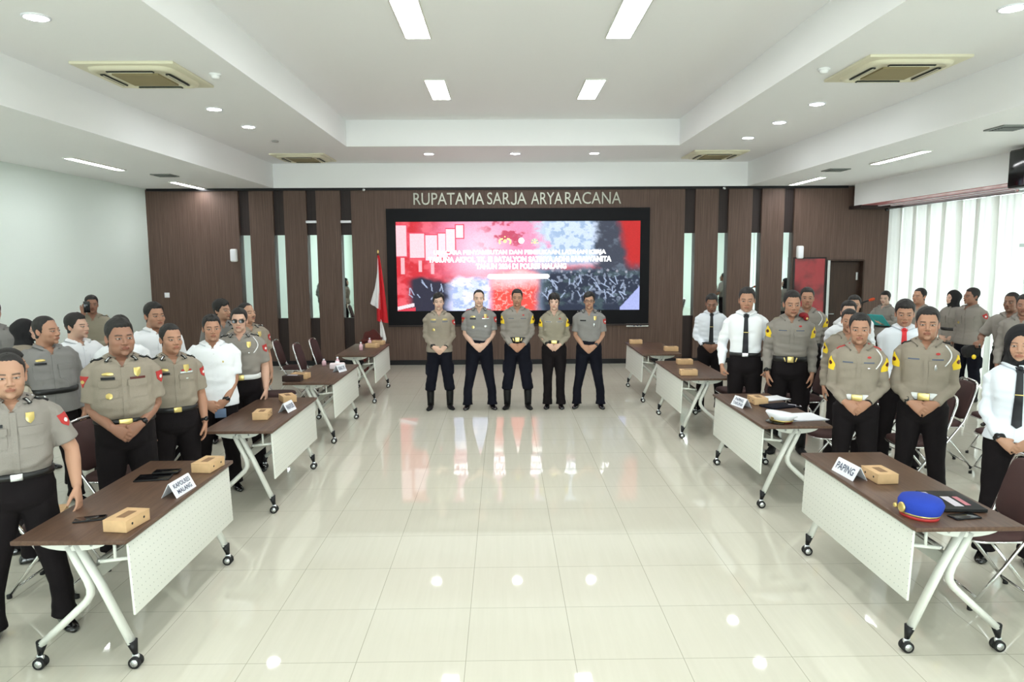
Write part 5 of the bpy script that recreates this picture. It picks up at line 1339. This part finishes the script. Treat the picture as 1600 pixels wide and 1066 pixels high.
# ------------------------------------------------------------------ everybody in the hall (x, y, height, heading in degrees)
KOP = dict(epau='black_cloth', stars=(-.034, 0, .034))
CAD = dict(long=True, skin='b', hair='crop', det=('pockets', 'texttag', 'yellow', 'flagpin'), epau='uniform_olive', chrome_marks=1, buckle='gold', belth=.024)
GR = {'g': 'officers and cadets standing'}
cast = [
 # five in front of the screen
 dict(x=-.933, y=10.42, H=1.70, rz=6, label='person in long tan uniform tunic worn over black trousers, leftmost of five by screen', top='uniform_tan', long=True, tuck=False, hem=.85, g=.98, skin='e', hair='parted', det=('pockets', 'texttag', 'wings', 'wings2', 'pin', 'redL'), pants='trousers_navy', cargo=True, stance=.055, wristband=1, watch=-1, eyes=.95),
 dict(x=-.351, y=10.42, H=1.75, rz=3, label='person in grey short-sleeved uniform with many medals and red shoulder boards by screen', top='uniform_grey', g=1.06, belly=.015, skin='e', hair='thin', epau='red_patch', stars=(-.034, 0, .034), det=('collarpin', 'badge', 'ribbons2', 'tag', 'wings', 'pin', 'pin2', 'redR', 'redL'), pants='trousers_navy', belt=None, stance=.085, hz=.91),
 dict(CAD, x=.203, y=10.42, H=1.755, rz=-1, label='person in cadet uniform with yellow patches and boots, middle of five by screen', top='uniform_mid', g=1.0, skin='b', pants='trousers_navy', cargo=True, stance=.06, belth=.032, watch=0),
 dict(CAD, x=.739, y=10.42, H=1.685, rz=-4, label='person with fringe in cadet uniform, fourth from the left of the five by screen', top='uniform_olive', fem=True, g=1.0, skin='e', hair='fringe', pants='trousers', stance=.012, watch=-1, chrome_marks=None, bigbuckle=1, hz=.93),
 dict(x=1.249, y=10.42, H=1.70, rz=-7, label='person wearing glasses in grey uniform, rightmost of the five by screen', top='uniform_grey', g=1.03, skin='a', hair='parted', glasses='clear', **KOP, det=('collarpin', 'badge', 'tag', 'pocketrect', 'redL', 'charm'), pants='trousers_navy', stance=.085, belt=None, watch=1),
 # left side
 dict(x=-2.83, y=4.10, H=1.68, rz=33, label='person in grey uniform with gold badge, cut by the left edge beside nearest table', top='uniform_mid', g=1.04, belly=.05, skin='a', hair='thin', hs=1.12, **KOP, det=('collarpin', 'badge', 'tag', 'pockets', 'pin', 'redL'), pose=('side', 'table'), vox=.006, hres=(120, 110), buckle='silver', stance=.09, hy=2, jaw=1.06, fat=.003),
 dict(x=-2.80, y=5.25, H=1.785, rz=30, label='big person in tan short-sleeved uniform with red triangle patch and wristwatch', top='uniform_tan', g=1.08, belly=.065, skin='c', hair='short', hs=1.12, **KOP, det=('collarpin', 'badge', 'tag', 'wings', 'pockets', 'pin', 'ribbons', 'redR', 'redL'), vox=.006, hres=(120, 110), watch=1, hy=14, fat=.006, jaw=1.08, hz=.94, over=-1, bigbuckle=1),
 dict(x=-2.72, y=5.88, H=1.69, rz=34, label='person with close-cropped hair in tan uniform, right behind the big tan-uniformed one', top='uniform_tan', g=1.0, belly=.03, skin='b', hair='buzz', hs=1.07, **KOP, det=('collarpin', 'badge', 'tag', 'wings', 'pockets', 'ribbons2', 'pinL', 'redL'), pose=('side', 'side'), vox=.006, hres=(110, 100), watch=1, hy=12, fat=.002, stance=.05),
 dict(x=-2.735, y=6.75, H=1.69, rz=22, label='person in white polo shirt holding a wallet, hands crossed, by second left table', top='shirt_white', polo=True, tuck=False, hem=.84, g=1.12, belly=.03, skin='b', hair='short', hs=1.06, det=('logo',), vox=.006, hres=(110, 100), watch=1, hy=6, fat=.003, hz=.86),
 dict(x=-2.72, y=7.42, H=1.705, rz=16, label='person in dark sunglasses and uniform with white belt on the left', top='uniform_mid', g=1.08, belly=.03, skin='d', hair='short', hs=1.05, glasses='sun', **KOP, det=('collarpin', 'badge', 'pinL', 'pockets', 'redL', 'aig'), belt='belt_white', belth=.027, pose=('side', 'side'), hy=-2, buckle='gold'),
 dict(x=-3.396, y=8.7, H=1.72, rz=30, label='person in grey uniform mostly hidden behind the one in sunglasses', top='uniform_grey', skin='a', hair='parted', **KOP, det=('collarpin',), pose=('side', 'side'), hy=38),
 dict(x=-2.998, y=8.45, H=1.70, rz=38, label='person with grey moustache and receding hair in tan uniform, looking towards the stage', top='uniform_tan', g=1.08, belly=.04, skin='a', hair='thin', moustache=True, hs=1.06, **KOP, det=('collarpin', 'badge', 'redL', 'pockets'), pants='trousers_brown', pose=('side', 'side'), hy=24, hp=-6),
 dict(x=-3.60, y=7.45, H=1.77, rz=38, label='tall person in white shirt standing by the wood wall at left', top='shirt_white', polo=True, g=1.12, tuck=False, skin='b', hair='short', hs=1.1, pose=('side', 'side'), hy=14, fat=.005),
 dict(x=-3.582, y=6.75, H=1.69, rz=34, label='person in white shirt peering from behind the big tan-uniformed one', top='shirt_white', polo=True, tuck=False, skin='a', hair='short', hs=1.05, pose=('side', 'side'), hy=14),
 dict(x=-4.108, y=6.95, H=1.70, rz=56, label='person in white shirt with chest pocket, half turned to the stage', top='shirt_white', polo=True, tuck=False, g=1.08, skin='d', hair='short', hs=1.05, det=('pocketrect',), pose=('side', 'side'), hy=26, fat=.003),
 dict(x=-4.027, y=6.35, H=1.72, rz=48, label='person in grey long-sleeved uniform with wide black belt and receding hair', top='uniform_grey', long=True, tuck=False, hem=.86, belt='belt_black', buckle=None, g=1.12, belly=.05, skin='b', hair='thin', hs=1.07, det=('pockets', 'wings', 'tag', 'orangeR'), pose=('side', 'side'), hy=34, fat=.005, vox=.0065),
 dict(x=-4.899, y=7.4, H=1.605, rz=80, label='person in black headscarf seen in profile at the far left', top='uniform_tan', long=True, tuck=False, fem=True, hijab=True, hair='hijab', skin='d', pose=('side', 'side'), hy=22),
 dict(x=-5.569, y=9.8, H=1.735, rz=30, label='person at the left wall holding a phone up to the face', top='uniform_olive', g=1.08, skin='c', hair='short', **dict(KOP, stars=(-.03, .03), starm='gold'), det=('pockets',), pose=('phone', 'clasp'), hy=4),
 dict(x=-5.50, y=7.8, H=1.78, rz=45, label='person at left picture edge showing a sleeve with orange and white patches', top='uniform_grey', long=True, g=1.08, skin='b', hair='short', det=('redL', 'pockets'), pose=('side', 'side')),
 dict(x=-4.25, y=5.9, H=1.58, rz=40, label='bald person cut by the left edge behind the nearest uniformed one', top='uniform_pale', g=1.05, skin='a', hair='bald', pose=('side', 'side'), hy=-5, det=()),
 dict(x=-3.56, y=5.20, H=1.57, rz=135, label='black-haired person in pale uniform hidden behind the nearest left one', top='uniform_pale', g=.98, fem=True, skin='a', hair='bob', epau='black_cloth', stars=(.03,), pose=('side', 'side')),
 # right side
 dict(x=2.94, y=10.1, H=1.69, rz=-14, label='person with curly dark hair in white shirt and black tie, hands folded, looking down', top='shirt_cool', long=True, tie='tie_black', skin='f', hair='crop', hs=1.12, g=.98, watch=-1, hy=-2, hp=14, hz=.94, buckle=None),
 dict(x=2.79, y=8.2, H=1.855, rz=-19, label='tall person in white shirt and black tie with arms at the sides', top='shirt_white', long=True, tie='tie_black', skin='b', hair='crop', hs=1.1, g=.94, pose=('fist', 'fist'), hp=4, buckle='silver', stance=.03),
 dict(CAD, x=3.187, y=7.9, H=1.83, rz=-18, label='cadet uniform person with red beret on shoulder standing behind the papers table', top='uniform_mid', g=.98, skin='b', hs=1.12, pose=('side', 'side'), hy=6, hp=6, watch=-1, det=('pockets', 'texttag', 'yellow', 'flagpin'), pants='trousers', cargo=True, belth=.03),
 dict(CAD, x=3.95, y=9.3, H=1.80, rz=-20, label='cadet with white shoulder cord standing behind the beret cadet, near the poster', top='uniform_mid', g=1.02, skin='b', hs=1.08, pose=('side', 'side'), epau='red_patch', det=('pockets', 'yellow', 'aig')),
 dict(x=3.92, y=8.1, H=1.70, rz=-24, label='person in white shirt squeezed behind two cadets right of centre', top='shirt_white', long=True, skin='d', hair='short', hs=1.08, g=1.0, pose=('side', 'side')),
 dict(x=4.52, y=9.2, H=1.70, rz=-24, label='person of whom mostly dark hair shows in front of the door', top='shirt_white', long=True, skin='a', hair='short', hs=1.05, pose=('side', 'side')),
 dict(CAD, x=3.60, y=7.42, H=1.655, rz=-26, label='cadet with red beret on shoulder hidden behind the front cadet with gold belt', top='uniform_tan', skin='b', pose=('side', 'side'), det=('pockets', 'yellow')),
 dict(CAD, x=3.03, y=6.05, H=1.72, rz=-25, label='cadet with red shoulder boards and white belt with gold buckle, front of right side', top='uniform_tan', g=.93, skin='b', hs=1.12, epau='red_patch', belt='belt_white', bigbuckle=1, chrome_marks=None, det=('pockets', 'texttag', 'yellow', 'flagpin', 'aig', 'pinL'), vox=.006, hres=(112, 104), wristband=1, over=-1, hz=.93, belth=.026),
 dict(x=4.055, y=7.2, H=1.765, rz=-26, label='person in white shirt with bright red tie', top='shirt_cool', long=True, tie='tie_red', shorttie=1, skin='b', hair='short', low=.012, hs=1.12, g=1.0, pose=('clasp', 'side'), hp=6),
 dict(CAD, x=3.519, y=5.9, H=1.78, rz=-30, label='cadet with white belt, silver whistle and folded hands, right of the front cadet', top='uniform_tan', g=.97, skin='b', hs=1.12, belt='belt_white', bigbuckle=1, chrome_marks=None, epau='black_cloth', det=('pockets', 'texttag', 'yellow', 'flagpin', 'aig', 'charm'), vox=.006, hres=(112, 104), watch=-1, over=-1, hz=.92, belth=.028),
 dict(x=3.62, y=4.95, H=1.71, rz=-32, label='person in black headscarf and white shirt with black tie at the right edge', top='shirt_cool', long=True, tuck=False, hem=.90, belt=None, tie='tie_black', fem=True, hijab=True, hair='hijab', skin='a', hs=1.10, g=.97, hoodr=.125, vox=.006, hres=(112, 104), watch=-1, hy=-6, hz=.88),
 dict(x=6.576, y=12.3, H=1.605, rz=-58, label='person reading from a teal folder at the microphone', top='uniform_mid', long=True, tuck=False, belt='belt_black', buckle=None, fem=True, skin='e', hair='bun', hs=1.05, pose=('folder', 'folder'), hy=10, hp=8, pants='trousers_brown'),
 dict(x=6.238, y=10.7, H=1.726, rz=-44, label='person in uniform looking left in front of the curtain, beside the microphone reader', top='uniform_mid', skin='b', hair='buzz', hs=1.05, **KOP, det=('badge', 'pockets'), pose=('side', 'side'), hy=-24),
 dict(x=7.247, y=11.5, H=1.64, rz=-62, label='person in black headscarf and belted uniform in front of the curtain', top='uniform_mid', long=True, tuck=False, hem=.84, belt='belt_black', buckle=None, fem=True, hijab=True, hair='hijab', skin='e', det=('pockets', 'redL'), pose=('clasp', 'clasp'), hy=-22),
 dict(x=7.02, y=10.7, H=1.72, rz=-72, label='person seen in left profile in uniform tunic and navy trousers before the curtain', top='uniform_mid', long=True, tuck=False, hem=.86, g=1.05, skin='c', hair='crop', hs=1.06, det=('redL', 'pin', 'pockets'), pants='trousers_navy', cargo=True, pose=('side', 'back'), hy=-16),
 dict(x=6.42, y=9.0, H=1.74, rz=-50, label='dark-skinned person holding a black cap near the right edge', top='uniform_mid', skin='f', hair='buzz', hs=1.06, det=('pockets',), pose=('cap', 'side'), hy=-10),
 dict(x=6.215, y=8.5, H=1.735, rz=-44, label='person in uniform at the right edge behind the headscarf wearer', top='uniform_mid', long=True, skin='c', hair='crop', hs=1.06, det=('pockets', 'flagpin'), pose=('side', 'side'), hy=4),
]
ARMS = []
for i, o in enumerate(cast):
    if o['y'] > 8.9: o.setdefault('hres', (72, 66))
    if o['x'] < -3.3 and o['y'] > 7: o.setdefault('vox', .009)
    e, arms = person(o); ARMS.append((o, e, arms)); e['group'] = None; del e['group']
def wpos(o, p):
    a = R(o['rz']); sc = o['H'] / 1.71; x, y, z = [q * sc for q in p]; return (o['x'] + x * math.cos(a) - y * math.sin(a), o['y'] + x * math.sin(a) + y * math.cos(a), z)
def find(s): return [q for q in ARMS if s in q[0]['label']][0]
# things held or carried
o, e_, ar = find('reading from a teal folder'); c = wpos(o, (0, -.36, 1.19))
e = thing('folder', 'open teal folder held by the person at the microphone', 'folder', c, R(o['rz']))
MM = Matrix.Rotation(R(-38), 3, 'X')
for s in (-1, 1): MB().rbox((s * .115, 0, 0), (.23, .31, .012), .003, M=MM).build('cover', 'teal', e)
o, e_, ar = find('holding a black cap'); W_ = ar[-1][2] + ar[-1][3] / np.linalg.norm(ar[-1][3]) * .13
e = thing('cap', 'black cap with yellow badge held in hand near the curtain', 'cap', wpos(o, (W_[0], W_[1], W_[2] - .10)), R(20))
MB().grid([capring(.10, .11, -.07), capring(.125, .135, -.02), capring(.13, .14, .03), capring(.10, .11, .07), capring(.03, .03, .085)], True, True, True).build('crown', 'black_cloth', e)
MB().sphere((-.09, -.08, -.05), (.025, .025, .03)).build('badge', 'yellow_patch', e)
o, e_, ar = find('holding a phone up'); Wp, d = ar[-1][2], np.array(ar[-1][3], float); d /= np.linalg.norm(d)
e = thing('phone', 'dark phone held in front of the face by the left wall', 'phone', wpos(o, Wp + d * .09 + np.array((.02, -.035, 0))), R(o['rz']))
MB().rbox((0, 0, 0), (.075, .010, .15), .004).build('case', 'black_gloss', e)
o, e_, ar = find('holding a wallet'); Wp, d = ar[1][2], np.array(ar[1][3], float); d /= np.linalg.norm(d)
mat('wallet_blue', (92, 112, 140), .5)
e = thing('wallet', 'blue-grey wallet in the crossed hands of the white polo wearer', 'wallet', wpos(o, Wp + d * .10 + np.array((.03, -.005, -.05))), R(o['rz']))
MB().rbox((0, 0, 0), (.10, .018, .085), .005).build('cover', 'wallet_blue', e)
o, e_, ar = find('close-cropped hair in tan'); Wp, d = ar[1][2], np.array(ar[1][3], float); d /= np.linalg.norm(d)
for key, lab in (('red beret on shoulder standing', 'dark red beret tucked on shoulder of the cadet behind papers table'), ('red beret on shoulder hidden', 'dark red beret tucked on shoulder of the half hidden cadet')):
    o, e_, ar = find(key)
    e = thing('beret', lab, 'beret', wpos(o, (.115, -.03, 1.452)), R(o['rz']))
    MB().sphere((0, 0, 0), (.050, .085, .032), 20, 12).sphere((.022, -.060, -.022), (.030, .032, .035), 16, 10).build('body', 'beret_red', e); MB().sphere((0.03, -.09, -.03), (.012, .006, .014)).build('badge', 'gold', e)
